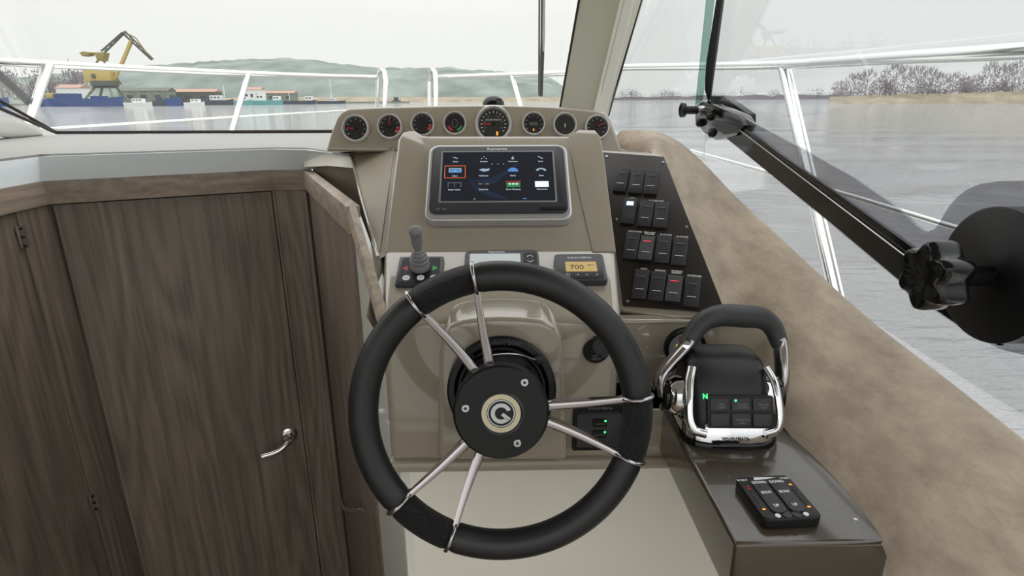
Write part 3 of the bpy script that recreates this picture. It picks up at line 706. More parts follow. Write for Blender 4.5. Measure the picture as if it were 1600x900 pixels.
# right pillar
def quad_prism(name, a, th, m, parent, bw=.006): return obj(name, solid(a, th, bw, 3), m, parent, world=True)
pil = thing('trim_3', 'cream windscreen pillar right of the gauges', None, Matrix.Translation(dep(912, 185, 1.95))); del pil['category']; pil['kind'] = 'structure'
d0, d1 = 2.05, 1.52
obj('pillar_face', solid([dep(874, 185, d0), dep(931, 185, d0-.05), rise(dep(931, 185, d0-.05), dep(994, -70, d1-.03)), rise(dep(874, 185, d0), dep(916, -70, d1))], V((.01, .08, .0)), .006, 3), M['cream'], pil, world=True)
obj('pillar_bead', solid([dep(924, 185, d0-.06), dep(945, 187, d0-.02), rise(dep(945, 187, d0-.02), dep(1008, -70, d1)), rise(dep(924, 185, d0-.06), dep(985, -70, d1-.045))], V((.012, .05, 0)), .008, 3), M['offwhite'], pil, world=True)
obj('pillar_return', solid([dep(944, 187, d0-.02), dep(946, 188, d0+.12), rise(dep(946, 188, d0+.12), dep(1023, -70, d1+.10)), rise(dep(944, 187, d0-.02), dep(1006, -70, d1))], V((.01, .02, 0)), .002), M['cream'], pil, world=True)
bm = NB(); tube(bm, [dep(873, 180, d0-.003), rise(dep(873, 180, d0-.003), dep(917, -70, d1-.003))], .0035, 8); obj('rubber_seal', bm, M['seal'], pil, world=True)
bm = NB(); tube(bm, [dep(950, 180, d0+.1), dep(1002, -5, d1+.2), rise(dep(1002, -5, d1+.2), dep(1020, -70, d1+.1))], .006, 8); obj('rubber_seal', bm, M['seal'], pil, world=True)
# side glass
gn = None
gp = dep(1345, 490, .97); ay = rad(-4.4); gd = V((-sin(rad(4.4)), cos(rad(4.4)), 0)); gt = V((-.035, 0, 1)).normalized()
gnn = gd.cross(gt).normalized()
def G(u, v): return hit(u, v, gp, gnn)
gz = G(1110, 160)
w2 = thing('window_2', 'front quarter glass beside the cream pillar', None, Matrix.Translation(dep(950, 175, 2.1))); del w2['category']; w2['kind'] = 'structure'
qa, qb = dep(948, 200, 2.12), dep(1098, 260, 1.62)
qa2, qb2 = rise(qa, dep(1003, -60, 1.75)), rise(qb, dep(1136, -60, 1.45))
obj('pane', solid([qa, qb, qb2, qa2], V((.004, .005, 0))), M['sideglass'], w2, world=True, smooth=None)
w3 = thing('window_3', 'large side window pane right of the black upright', None, Matrix.Translation(gz)); del w3['category']; w3['kind'] = 'structure'
def GP(y, z):
    x0 = gp.x-(y-gp.y)*math.tan(rad(4.4))-.035*(z-gp.z); return V((x0, y, z))
yA = G(1104, 120).y
g4 = [GP(yA, 1.26), GP(gp.y+.3, 1.12), GP(-.9, 1.0), GP(-.9, 2.06), GP(yA-.28, 2.06), G(1128, 0)]
obj('pane', solid(g4, V((.005, 0, 0))), M['sideglass'], w3, world=True, smooth=None)
# glass edge strip and black upright
def frame_strip(pts, th): return solid(pts, th, .001)
ge = dep
obj('glass_edge', frame_strip([dep(1086, 165, 1.50), dep(1097, 158, 1.50), rise(dep(1097, 158, 1.50), dep(1121, -50, 1.36)), rise(dep(1086, 165, 1.50), dep(1108, -50, 1.36))], V((.004, .006, 0))), M['greenglass'], w3, world=True)
obj('upright_profile', solid([dep(1107, 160, 1.52), dep(1111, 152, 1.52), rise(dep(1111, 152, 1.52), dep(1138, -50, 1.38)), rise(dep(1103, 100, 1.47), dep(1127, -50, 1.38)), dep(1103, 100, 1.47), dep(1101, 140, 1.5)], V((.008, .02, 0)), .001), M['black'], w3, world=True)

# =================================================================== SUEDE SIDE
def Sd(u, v, off): return (u, v, (S(u, v)-EYE).dot(fwd)+off)
low = [(968, 232, 1.37), (1005, 240, 1.31), Sd(1024, 246, .05), Sd(1076, 364, .03), Sd(1126, 495, .03), (1165, 560, .965), (1225, 668, .84), (1300, 748, .735), (1379, 853, .625), (1384, 905, .58), (1420, 1000, .50)]
upp = [(972, 203, 1.40), (1010, 204, 1.40), (1048, 214, 1.38), (1088, 246, 1.34), (1140, 300, 1.24), (1190, 347, 1.15), (1250, 403, 1.06), (1345, 490, .95), (1450, 572, .80), (1600, 690, .66), (1820, 862, .54)]
bm = NB(); rows = []
NK = 9
for (a, b) in zip(low, upp):
    p, q_ = dep(*a), dep(*b); n = ((q_-p).cross(V((0, 1, 0)))).normalized(); row = []
    n = n if n.dot(EYE-p) > 0 else -n
    for k in range(NK):
        t = k/(NK-1); row.append(p.lerp(q_, t)+n*(.012*sin(pi*t)))
    # roll over and down outside
    row.append(q_+V((.012, .006, -.006))); row.append(q_+V((.03, .015, -.03))); row.append(q_+V((.035, .02, -.12)))
    rows.append(row)
nr = len(rows[0]); fine = []
cols = [smoothpath([r[k] for r in rows], 4) for k in range(nr)]
vv = [[bm.verts.new(p) for p in c] for c in cols]
for a, b in zip(vv, vv[1:]):
    for i in range(len(a)-1): bm.faces.new((a[i], a[i+1], b[i+1], b[i]))
wobj('wall_side', bm, M['suede'], 'beige suede covered cabin side and coaming', kind='structure', smooth=70)
# closure under suede to the floor (boat inner side)
wobj('wall_side', solid([V((.42, -.9, 0)), V((.42, .52, 0)), V((.42, .52, .93)), V((.56, -.9, 1.05))], V((.03, 0, 0))), M['offwhite'], kind='structure', label='off white inner side of the boat below the suede')
M0 = dep(1138, 237, 1.3)
obj_sc = None

# =================================================================== HELM CONSOLE
con = thing('helm_console', 'glossy taupe moulded helm console carrying the screen and wheel', 'console', V((0, YF+.1, zl)))
ol = [(601, 395), (622, 217), (629, 206), (640, 203.5), (650, 204), (657, 210), (668, 212), (886, 212), (896, 210), (903, 204), (914, 203), (929, 204), (938, 213), (944, 245), (963, 395)]
obj('upper_panel', solid([U(*p)+nU*.0 for p in ol], -nU*.10, .005, 3), M['gel'], con, world=True, smooth=40)
obj('core_block', boxbm((-.018, 1.24, 1.225), (.35, .32, .14)), M['gelmatte'], con, world=True)
# raised right shoulder of the panel
obj('panel_shoulder', solid([U(*p) for p in [(888, 213), (897, 209), (904, 204), (929, 204.5), (937, 214), (943, 245), (962, 394), (926, 394), (904, 300), (892, 240)]], nU*.0022, .0018, 3), M['gel'], con, world=True, smooth=60)
# ledge and lower face as one cross-section
def row_(y_left, y_right): return y_left, y_right
bl = L(597, 503); br = L(970, 497)
bm = NB()
sec = lambda a, b: (bm.verts.new(a), bm.verts.new(b))
fl0 = V((bl.x, YF, bl.z)); fr0 = V((br.x, YF, bl.z))
botl = hitY(611, 722, YF); botr = V((hitY(967, 722, YF).x, YF, botl.z))
r0 = sec(L(600, 393)+V((0, .06, .03)), L(963, 393)+V((0, .06, .03))); r1 = sec(L(599, 395), L(963, 395)); r2 = sec(fl0, fr0); r3 = sec(V((botl.x, YF, botl.z)), V((fr0.x, YF, botl.z)))
r4 = sec(V((botl.x, YF+.16, botl.z)), V((fr0.x, YF+.16, botl.z)))
sides = [r0, r1, r2, r3, r4]
for a, b in zip(sides, sides[1:]): bm.faces.new((a[0], a[1], b[1], b[0]))
bm.faces.new([s_[0] for s_ in sides][::-1]); bm.faces.new([s_[1] for s_ in sides]); bm.faces.new((r0[0], r0[1], r4[1], r4[0]))
bmesh.ops.recalc_face_normals(bm, faces=bm.faces)
bevel(bm, .012, 4, 20)
obj('lower_body', bm, M['gel'], con, world=True, smooth=60)
# block to the right, under shelf level
xr0, xr1 = fr0.x-.012, hitY(1046, 700, YF).x
xsl = xr1
obj('knee_block', solid([V((xr0-.03, YF+.0012, botl.z)), V((xsl+.01, YF+.0012, botl.z)), V((xsl+.01, YF+.0012, ZS)), V((xr0-.03, YF+.0012, ZS))], V((0, .14, 0)), .004), M['gel'], con, world=True)
# bottom lip
zlip = hitY(800, 736, YF-.006).z
obj('bottom_lip', solid([V((botl.x-.003, YF-.008, zlip)), V((xsl+.012, YF-.008, zlip)), V((xsl+.012, YF-.008, botl.z+.004)), V((botl.x-.003, YF-.008, botl.z+.004))], V((0, .05, 0)), .005, 3), M['gel'], con, world=True)
# recessed wall with the round gauge
zr_top = hitY(1050, 500, YR).z
obj('recessed_wall', solid([V((fr0.x-.03, YR, ZS-.02)), V((.45, YR, ZS-.02)), V((.45, YR, zr_top)), V((fr0.x-.03, YR, zr_top))], V((0, .03, 0)), .006, 3), M['gel'], con, world=True, smooth=60)
# switch housing
hs = [(934, 231), (975, 232), (1022, 235), (1038, 241), (1088, 367), (1138, 497), (1050, 494), (969, 484)]
obj('switch_housing', solid([S(*p)-nS*.004 for p in hs], -nS*.07, .006, 3), M['gel'], con, world=True, smooth=50)
obj('housing_sill', solid([V((fr0.x-.03, YR-.004, zr_top-.004)), V((.44, YR-.004, zr_top-.004)), S(1143, 500)-nS*.012, S(969, 484)-nS*.012], V((0, .03, -.004)), .003), M['geldark'], con, world=True)
# left flank faces
fa, fb, fc = dep(545, 240, 1.40), dep(616, 232, 1.30), dep(592, 402, .945)
bm = solid([fa, fb, fc, fc+V((-.004, .004, -.001))], V((.004, .02, -.03)), .0015); obj('flank_facet', bm, M['gelmatte'], con, world=True)
bm = NB(); poly(bm, [fb+V((-.004, 0, -.003)), V((-.12, 1.40, zd-.012)), V((-.12, 1.02, 1.225)), fc+V((-.002, 0, -.004))]); poly(bm, [fa+V((0, 0, -.003)), V((fa.x+.02, 1.5, zd-.010)), V((-.12, 1.5, zd-.010)), V((-.12, 1.39, zd-.012)), fb+V((0, 0, -.003))])
obj('flank_underlay', bm, M['gelmatte'], con, world=True, smooth=None)
fd = V((fc.x-.001, fc.y, fc.z)); lowp = V((P2.x+.005, P2.y+.01, P2.z+.02))
bm = NB(); w0 = hitZ(480, 238, DK+.0); 
A1 = [dep(478, 240, 1.56), dep(510, 246, 1.47), fa, fd, V((fd.x+.0, YF+.02, fd.z-.06))]
top_ = A1; bot_ = [V((p.x+(.02 if i < 3 else .06), p.y+.02, .75)) for i, p in enumerate(A1)]
ta = [bm.verts.new(p) for p in top_]; mid_ = [bm.verts.new(V((p.x+.012, p.y+.004, p.z-.03))) for p in top_]; ba = [bm.verts.new(p) for p in bot_]
for x_, y_ in ((ta, mid_), (mid_, ba)):
    for i in range(len(ta)-1): bm.faces.new((x_[i], x_[i+1], y_[i+1], y_[i]))
obj('flank_wall', bm, M['gelmatte'], con, world=True, smooth=50)
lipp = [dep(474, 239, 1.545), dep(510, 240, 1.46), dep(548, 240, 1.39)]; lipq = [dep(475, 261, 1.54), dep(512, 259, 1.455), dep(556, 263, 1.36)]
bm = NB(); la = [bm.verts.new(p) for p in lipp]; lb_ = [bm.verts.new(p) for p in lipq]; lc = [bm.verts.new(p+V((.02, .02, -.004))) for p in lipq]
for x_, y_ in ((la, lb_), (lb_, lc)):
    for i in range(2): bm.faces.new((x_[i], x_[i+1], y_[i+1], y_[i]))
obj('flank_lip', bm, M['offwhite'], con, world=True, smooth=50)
bm = NB(); tube(bm, smoothpath([dep(478, 240, 1.56), dep(510, 247, 1.47), fa, fa.lerp(fd, .5), fd], 5), .0035, 8); obj('flank_bead', bm, M['gel'], con, world=True)
bm = NB(); tube(bm, [fa, fa.lerp(fb, .5)+V((0, 0, .001)), fb], .0035, 8); obj('flank_bead', bm, M['gel'], con, world=True)
# wheel boss
Yb = YF-.032
bo = [hitY(u, v, Yb) for u, v in ((683, 720), (684, 640), (686, 560), (690, 528), (700, 511), (722, 503), (752, 499), (783, 498), (815, 499), (846, 502), (866, 510), (877, 526), (882, 560), (885, 640), (887, 720))]
bm = solid(bo, V((0, .07, .008)), .010, 4); obj('wheel_boss', bm, M['gel'], con, world=True, smooth=60)

# gauge pod
pG = dep(745, 236, 1.31); tG = rad(74); nG = V((0, -sin(tG), cos(tG)))
def Gp(u, v): return hit(u, v, pG, nG)
pod = thing('gauge_pod', 'taupe hooded gauge pod on top of the dash', 'gauge pod', V((Gp(745, 236).x, pG.y, DK)))
go = [(509, 236), (516, 210), (526, 184), (534, 174), (546, 169), (600, 167), (680, 165), (770, 163.5), (860, 166), (930, 172), (946, 176), (954, 186), (964, 212), (974, 240)]
obj('pod_body', solid([Gp(*p) for p in go], V((0, .16, -.02)), .007, 3), M['gel'], pod, world=True, smooth=60)
gfr = frame(Gp(745, 236), V((1, 0, 0)), V((0, cos(tG), sin(tG))))

def gauge(u, v, R, label, style):
    mw = frame(Gp(u, v), V((1, 0, 0)), V((0, cos(tG), sin(tG))))
    t = thing('gauge', label, 'gauge', mw, 'instrument gauges on the pod')
    obj('housing', disc(R*.98, -.002, .006, 36), M['black'], t)
    obj('dial_face', disc(R*.80, .003, .0065, 36), M['glassdial'] if style in ('big', 'tick') else M['dial'], t)
    obj('bezel_ring', lathe([(R*.80, .0065), (R*.86, .0145), (R*.94, .0145), (R, .009), (R, .004), (R*.8, .004), (R*.80, .0065)], 40, cap=False), M['bezelring'], t, smooth=60)
    z = .0067
    n = 15 if style == 'big' else 9
    if style != 'tick' and style != 'rudder':
        bm = NB()
        for i in range(n):
            a = rad(215-250*i/(n-1)); r0, r1 = R*.60, R*.70
            mm = Matrix.Rotation(a, 4, 'Z'); box(bm, ((r0+r1)/2, 0, z), (r1-r0, R*.035, .0003), mm)
        obj('scale_marks', bm, M['print'], t, smooth=None)
    if style in ('red', 'redzone', 'big', 'red8'):
        a = {'red': 175, 'redzone': 95, 'big': 178, 'red8': 35}[style]
        obj('needle', boxbm((R*.3, 0, z+.0006), (R*.6, R*.06, .0006), mtx=Matrix.Rotation(rad(a), 4, 'Z')), M['red'], t, smooth=None)
        obj('needle_cap', disc(R*.12, z, z+.0016, 16), M['black'], t)
    if style in ('redzone', 'red3'):
        bm = NB(); pts = []
        for i in range(7): a = rad(-45+45*i/6); pts.append((R*.72*cos(a), R*.72*sin(a), z+.0001))
        for i in range(7): a = rad(0-45*i/6); pts.append((R*.52*cos(a), R*.52*sin(a), z+.0001))
        poly(bm, pts); obj('red_zone', bm, M['red'], t, smooth=None)
    if style == 'rudder':
        bm = NB(); tube(bm, [(R*.22*cos(2*pi*i/20), R*.34*sin(2*pi*i/20), z) for i in range(20)], .0005, 6, closed=True); obj('boat_symbol', bm, M['greyprint'], t)
        for m_, a0 in (('red', 200), ('green', 290)):
            bm = NB(); pts = [(R*.68*cos(rad(a0+50*i/6)), R*.68*sin(rad(a0+50*i/6)), z) for i in range(7)]+[(R*.5*cos(rad(a0+50-50*i/6)), R*.5*sin(rad(a0+50-50*i/6)), z) for i in range(7)]
            poly(bm, pts); obj(m_+'_sector', bm, M[m_], t, smooth=None)
    if style == 'tick': obj('index_mark', boxbm((R*.02, -R*.05, z+.0002), (R*.07, R*.3, .0003)), M['print'], t, smooth=None)
    if style == 'lcd':
        obj('display_window', boxbm((0, R*.0, z), (R*.7, R*.28, .0006)), cmatl['lcdgreen'], t, smooth=None)
    if style in ('big', 'lcd'): obj('warning_lamp', boxbm((R*.2 if style == 'big' else 0, -R*.5, z+.0002), (R*.1, R*.2, .0004)), M['amber'], t, smooth=None)
    if style == 'big':
        text('VOLVO PENTA', R*.13, t, 0, R*.22, z+.0004)
        for s_, a in (('0', 205), ('10', 165), ('20', 125), ('30', 55), ('40', 15), ('50', -25)): text(s_, R*.14, t, R*.48*cos(rad(a)), R*.48*sin(rad(a)), z+.0003, m='greyprint')
    return t
cmatl = {'lcdgreen': mat('gauge_lcd', (96, 100, 88), .3)}
for u, v, px, lab, stl in ((557, 202, 43, 'small chrome rimmed gauge at the left end of the pod', 'red'), (610, 199, 40, 'second small gauge from the left, red zone at lower right', 'redzone'), (661, 195.5, 38, 'third small gauge from the left, partly hidden, red mark at the bottom', 'red3'),
        (711, 194, 37, 'small gauge with a boat outline and red and green sectors, left of the large dial', 'rudder'), (771, 195, 58, 'large tachometer with a red needle in the middle of the pod', 'big'), (833.5, 194.5, 37, 'small gauge with a tiny display, right of the large dial', 'lcd'),
        (882, 196, 38, 'small dark gauge with a single white tick', 'tick'), (932, 200, 39, 'small gauge at the right end of the pod', 'red8')):
    gauge(u, v, px/910*(Gp(u, v)-EYE).dot(fwd)/2, lab, stl)
# compass dome behind the pod
cd = thing('compass', 'black compass dome peeping over the gauge pod', 'compass', Matrix.Translation(hitZ(771, 175, 1.418)))
cpos = V((dep(771, 165, 1.55).x, dep(771, 165, 1.55).y, dep(771, 170, 1.55).z-.01)); cd.matrix_world = Matrix.Translation(cpos); MX[cd.name] = Matrix.Translation(cpos)
obj('dome', lathe([(.001, .044), (.012, .0425), (.022, .037), (.028, .028), (.030, .018), (.030, .004)], 28), M['blackgloss'], cd, smooth=60)
obj('base', lathe([(.03, .008), (.034, .004), (.036, -.03)], 28), M['black'], cd)

# =================================================================== CHARTPLOTTER
Uo = lambda u, v: hit(u, v, pU+nU*.023, nU)
sc_c = (Uo(692.5, 237)+Uo(861, 237)+Uo(868, 314)+Uo(690, 314))/4-nU*.023
mwc = frame(sc_c, V((1, 0, 0)), V((0, c42, s42)))
cp = thing('chartplotter', 'silver and black chartplotter with its lit home screen on the console', 'chartplotter', mwc)
SW, SH = .194, .1095
obj('case', solid(rrect(.248, .170, .018, 6, .000, .001, -.0085), V((0, 0, .020)), .005, 3), M['silver'], cp, smooth=60)
obj('front_bezel', solid(rrect(.234, .151, .013, 6, .017, .001, -.0055), V((0, 0, .005)), .0015, 2), M['bezel'], cp, smooth=50)
obj('inner_frame', solid(rrect(SW+.007, SH+.007, .002, 2, .020), V((0, 0, .0025)), .0008), M['greyprint'], cp)
scr = obj('screen', solid(rrect(SW, SH, .001, 2, .021), V((0, 0, .002))), M['screen'], cp, smooth=None)
MX[scr.name] = MX[cp.name]
z = .0233
text('Raymarine', .0085, cp, -.001, SH/2+.0078, .0223, bold=.00012)
bm = NB(); ca_ = smoothpath([(-.052, .0, z-.0002), (-.046, -.022, z-.0002), (-.030, -.038, z-.0002), (-.004, -.049, z-.0002), (.02, -.053, z-.0002)], 5); cb_ = smoothpath([(-.052, .0, z-.0002), (-.040, -.018, z-.0002), (-.018, -.032, z-.0002), (.006, -.044, z-.0002), (.02, -.053, z-.0002)], 5)
sv = [(bm.verts.new(p), bm.verts.new(q+V((0, .0002, 0)))) for p, q in zip(ca_, cb_)]
for p, q in zip(sv, sv[1:]): bm.faces.new((p[0], q[0], q[1], p[1]))
ca_ = smoothpath([(-.045, -.010, z-.0002), (-.015, -.006, z-.0002), (.008, .008, z-.0002), (.030, .027, z-.0002)], 5); cb_ = smoothpath([(-.045, -.012, z-.0002), (-.010, -.018, z-.0002), (.010, -.002, z-.0002), (.040, .030, z-.0002)], 5)
sv = [(bm.verts.new(p), bm.verts.new(q)) for p, q in zip(ca_, cb_)]
for p, q in zip(sv, sv[1:]): bm.faces.new((p[0], q[0], q[1], p[1]))
obj('screen_swirl', bm, M['swirl'], scr, smooth=None)
bm = NB(); box(bm, (0, .0255, z), (.19, .0003, .0001)); obj('divider', bm, M['dimprint'], scr, smooth=None)
cols_ = [-.0745, -.0245, .0265, .0755]
names = [['Home', 'My Data', 'Customize', 'Setup'], ['Chart', 'Fishfinder', 'Radar', 'Data'], ['Radar Chart', 'Dual Fish', 'Sirius Weather', 'Document']]
ys = [.040, .010, -.0205]
def icon(shape, m, nm='icon'):
    bm = NB(); shape(bm); obj(nm, bm, M[m], scr, smooth=None)
for r_, y in enumerate(ys):
    for c_, x in enumerate(cols_):
        text(names[r_][c_], .0042 if r_ else .0038, scr, x, y-(.0105 if r_ else .008), z+.0002, m='lit')
        if r_ == 0:
            if c_ == 0: icon(lambda b: (box(b, (x-.002, y+.002, z), (.005, .0018, .0002)), box(b, (x+.002, y, z), (.004, .0015, .0002))), 'icon')
            if c_ == 1: icon(lambda b: (box(b, (x, y+.003, z), (.002, .002, .0002)), box(b, (x-.004, y-.001, z), (.002, .002, .0002)), box(b, (x+.004, y-.001, z), (.002, .002, .0002))), 'icon')
            if c_ == 2: icon(lambda b: (box(b, (x, y+.003, z), (.002, .002, .0002)), box(b, (x, y-.001, z), (.0045, .004, .0002))), 'icon')
            if c_ == 3: icon(lambda b: box(b, (0, 0, 0), (.010, .0018, .0002), Matrix.Translation((x, y+.001, z)) @ Matrix.Rotation(-.6, 4, 'Z')), 'icon')
        elif r_ == 1:
            if c_ == 0:
                bm = NB(); 
                for (cx_, cy_, w_, h_) in ((x, y+.0125, .036, .0008), (x, y-.0145, .036, .0008), (x-.0178, y-.001, .0008, .0268), (x+.0178, y-.001, .0008, .0268)): box(bm, (cx_, cy_, z), (w_, h_, .0002))
                obj('selection_frame', bm, M['orange'], scr, smooth=None)
                icon(lambda b: (box(b, (x, y+.0065, z), (.022, .002, .0002)), box(b, (x-.010, y+.002, z), (.0018, .009, .0002)), box(b, (x+.010, y+.002, z), (.0018, .009, .0002)), box(b, (x, y+.001, z), (.005, .002, .0002))), 'icon')
                icon(lambda b: box(b, (x, y+.001, z-.0001), (.018, .008, .0001)), 'blue')
            if c_ == 1: icon(lambda b: (poly(b, [(x-.009, y+.003, z), (x-.002, y+.0065, z), (x+.005, y+.005, z), (x+.010, y+.007, z), (x+.009, y+.001, z), (x, y-.001, z)]),), 'icon')
            if c_ == 2: icon(lambda b: poly(b, [(x+.009*cos(pi*i/12), y-.001+.009*sin(pi*i/12), z) for i in range(13)]), 'blue')
            if c_ == 3: icon(lambda b: poly(b, [(x+.010*cos(pi*(.1+.8*i/10)), y-.002+.009*sin(pi*(.1+.8*i/10)), z) for i in range(11)]+[(x+.006*cos(pi*(.9-.8*i/10)), y-.002+.006*sin(pi*(.9-.8*i/10)), z) for i in range(11)]), 'icon')
        else:
            if c_ == 0: icon(lambda b: [box(b, (x+dx_, y+dy_, z), (w_, h_, .0002)) for dx_, dy_, w_, h_ in ((0, .005, .024, .0012), (-.011, 0, .0012, .009), (0, 0, .0012, .009), (.011, 0, .0012, .009))], 'greyprint')
            if c_ == 1: icon(lambda b: [box(b, (x+dx_, y+.002, z), (.007, .003, .0002)) for dx_ in (-.006, .006)], 'greyprint')
            if c_ == 2:
                icon(lambda b: box(b, (x, y+.0065, z), (.026, .003, .0002)), 'red'); icon(lambda b: box(b, (x, y, z-.0001), (.024, .011, .0001)), 'green'); icon(lambda b: [box(b, (x+dx_, y+.0015, z+.0002), (.004, .003, .0001)) for dx_ in (-.006, 0, .006)], 'lit')
            if c_ == 3: icon(lambda b: box(b, (x, y+.001, z), (.0235, .0125, .0002)), 'lit')
for dx_ in (-.010, 0, .010): obj('page_dot', boxbm((dx_, .0265, z), (.0022, .0012, .0002)), M['icon'], scr, smooth=None)
obj('status_light', disc(.002, z-.0002, z+.0001, 10, x=-.040, y=-.051), M['roofred'], scr); obj('status_light', boxbm((.045, -.051, z), (.006, .0018, .0002)), M['blue'], scr, smooth=None)
bm = NB(); tube(bm, [(-.1005+.0022*cos(2*pi*i/14), -.0715+.0022*sin(2*pi*i/14), .0222) for i in range(14)], .0004, 5, closed=True); obj('power_symbol', bm, M['greyprint'], cp)
obj('card_symbol', boxbm((-.090, -.0715, .0222), (.006, .0018, .0002)), M['greyprint'], cp, smooth=None)
obj('card_door', solid(rrect(.045, .011, .002, 2, .0218, .092, -.0700), V((0, 0, .0012)), .0004), M['black'], cp)

# =================================================================== LEDGE INSTRUMENTS
def Lf(u, v): return frame(L(u, v), V((1, 0, 0)), V((0, c25, s25)))
def ldist(a, b): return (L(*a)-L(*b)).length
# bow thruster joystick
mj = Lf(657, 428); W_ = .070
jt = thing('thruster_joystick', 'grey ribbed joystick on a square black panel left of the wheel top', 'joystick', mj)
wj = ldist((620, 440), (692, 440)); hj = ldist((657, 405), (657, 449))
print('joy', wj, hj)
obj('base_panel', solid(rrect(wj, hj, .004, 4, 0), V((0, 0, .008)), .0015), M['bezel'], jt)
obj('inset_face', solid(rrect(wj*.86, hj*.86, .006, 2, .0078), V((0, 0, .0008))), M['black'], jt)
obj('boot', lathe([(.0155, .008), (.0155, .017), (.0135, .019), (.0150, .021), (.0150, .024), (.0118, .026), (.0132, .028), (.0130, .031), (.0098, .033), (.0112, .035), (.0105, .038), (.0078, .040), (.0085, .042), (.0060, .045)], 28, Matrix.Translation((-.000, hj*.1, 0))), M['grey'], jt, smooth=50)
obj('stick', lathe([(.0052, .044), (.0066, .049), (.0084, .055), (.0087, .068), (.0087, .0745), (.0100, .076), (.0102, .080), (.0095, .0835), (.006, .0862), (0, .087)], 24, Matrix.Translation((-.000, hj*.1, 0)) @ Matrix.Rotation(rad(0), 4, 'X')), M['grey'], jt, smooth=50)
for m_, sg in (('red', -1), ('green', 1)):
    bm = NB(); poly(bm, [(sg*wj*.40, hj*.06, .0088), (sg*wj*.27, hj*.06+.006, .0088), (sg*wj*.27, hj*.06-.006, .0088)]); obj(m_+'_arrow', bm, M[m_], jt, smooth=None)
for q, s_ in ((-.27, 'OFF'), (0.04, 'ON'), (.32, 'HOLD')):
    bt = obj('button', disc(.0058, .0085, .0094, 20, x=wj*q, y=-hj*.28), M['print'], jt); MX[bt.name] = mj
    text(s_, .004, bt, wj*q, -hj*.28, .0096, m='bezel')
# wind / depth display behind the wheel
m2 = Lf(784, 417); w2_ = ldist((727, 415), (843, 415)); h2_ = .062
d2 = thing('autopilot_display', 'wide black autopilot control with pale screen behind the wheel rim', 'display', frame(L(784, 398)-V((0, c25, s25))*(h2_/2), V((1, 0, 0)), V((0, c25, s25))))
obj('case', solid(rrect(w2_, h2_, .010, 5, 0), V((0, 0, .010)), .002), M['bezel'], d2)
obj('screen', solid(rrect(w2_*.68, h2_*.72, .002, 2, .009, -w2_*.09, -.001), V((0, 0, .0015))), M['lcd'], d2)
text('Raymarine', .0062, d2, -w2_*.07, h2_*.42, .0103, bold=.0001)
kp = obj('key_pad', solid(rrect(w2_*.18, h2_*.75, .003, 3, .009, w2_*.38, 0), V((0, 0, .0018)), .0005), M['black'], d2)
for yy, sg in ((h2_*.22, 1), (h2_*.02, -1)):
    bm = NB(); tube(bm, [(w2_*.38-.005, yy-sg*.0015, .0112), (w2_*.38, yy+sg*.0022, .0112), (w2_*.38+.005, yy-sg*.0015, .0112)], .0008, 5); obj('arrow_mark', bm, M['print'], kp)
# engine display
m3 = Lf(906, 426); w3_ = ldist((868, 430), (946, 430)); h3_ = ldist((906, 404), (906, 446))
d3 = thing('engine_display', 'square black engine display with amber readout right of the wheel top', 'display', m3)
obj('case', solid(rrect(w3_, h3_, .006, 5, 0), V((0, 0, .012)), .002), M['bezel'], d3)
obj('gloss_face', solid(rrect(w3_*.86, h3_*.84, .003, 3, .0115), V((0, 0, .0012))), M['blackgloss'], d3)
sn_ = obj('amber_screen', solid(rrect(w3_*.62, h3_*.36, .001, 2, .0124, .001, 0), V((0, 0, .0006))), M['lcdamber'], d3); MX[sn_.name] = m3
text('VOLVO PENTA', .0058, d3, 0, h3_*.33, .0129, bold=.00008)
text('700', .015, sn_, -.006, -.002, .0132, m='seal'); text('RPM', .005, sn_, .016, .003, .0132, m='seal')
for q, s_ in ((-.27, '\u25a1'), (-.08, '<'), (.10, '>'), (.30, '+')): text(s_, .007, d3, w3_*q, -h3_*.30, .0129)

# =================================================================== FACE INSTRUMENTS
def faceframe(u, v, Y, off=0): 
    return frame(hitY(u, v, Y-off), V((1, 0, 0)), V((0, 0, 1)))
mk = faceframe(931, 547, YF)
sk = thing('power_socket', 'black 12 volt socket with a hinged grey cap right of the wheel boss', 'socket', mk)
dF = (hitY(931, 547, YF)-EYE).dot(fwd); k_ = dF/910
obj('flange', disc(20.5*k_, 0, .005, 32, .001), M['black'], sk)
obj('cap', disc(13.5*k_, .005, .0105, 28, .0015, 6*k_, 9*k_), M['grip'], sk)
obj('cap_ring', lathe([(9*k_, .0105), (9*k_, .0113), (7.5*k_, .0113), (7.5*k_, .0105)], 24, Matrix.Translation((6*k_, 9*k_, 0)), cap=False), M['dimprint'], sk)
obj('cap_tab', solid(rrect(10*k_, 8*k_, .002, 3, .005, 13*k_, -5*k_), V((0, 0, .004)), .001), M['grip'], sk)
obj('hinge', solid(rrect(15*k_, 6*k_, .001, 2, .0, 2*k_, 21*k_), V((0, 0, .009)), .001), M['black'], sk)
text('12V', .006, sk, -2*k_, -8*k_, .0053, m='greyprint'); text('180W', .006, sk, 0, -13*k_, .0053, m='greyprint')
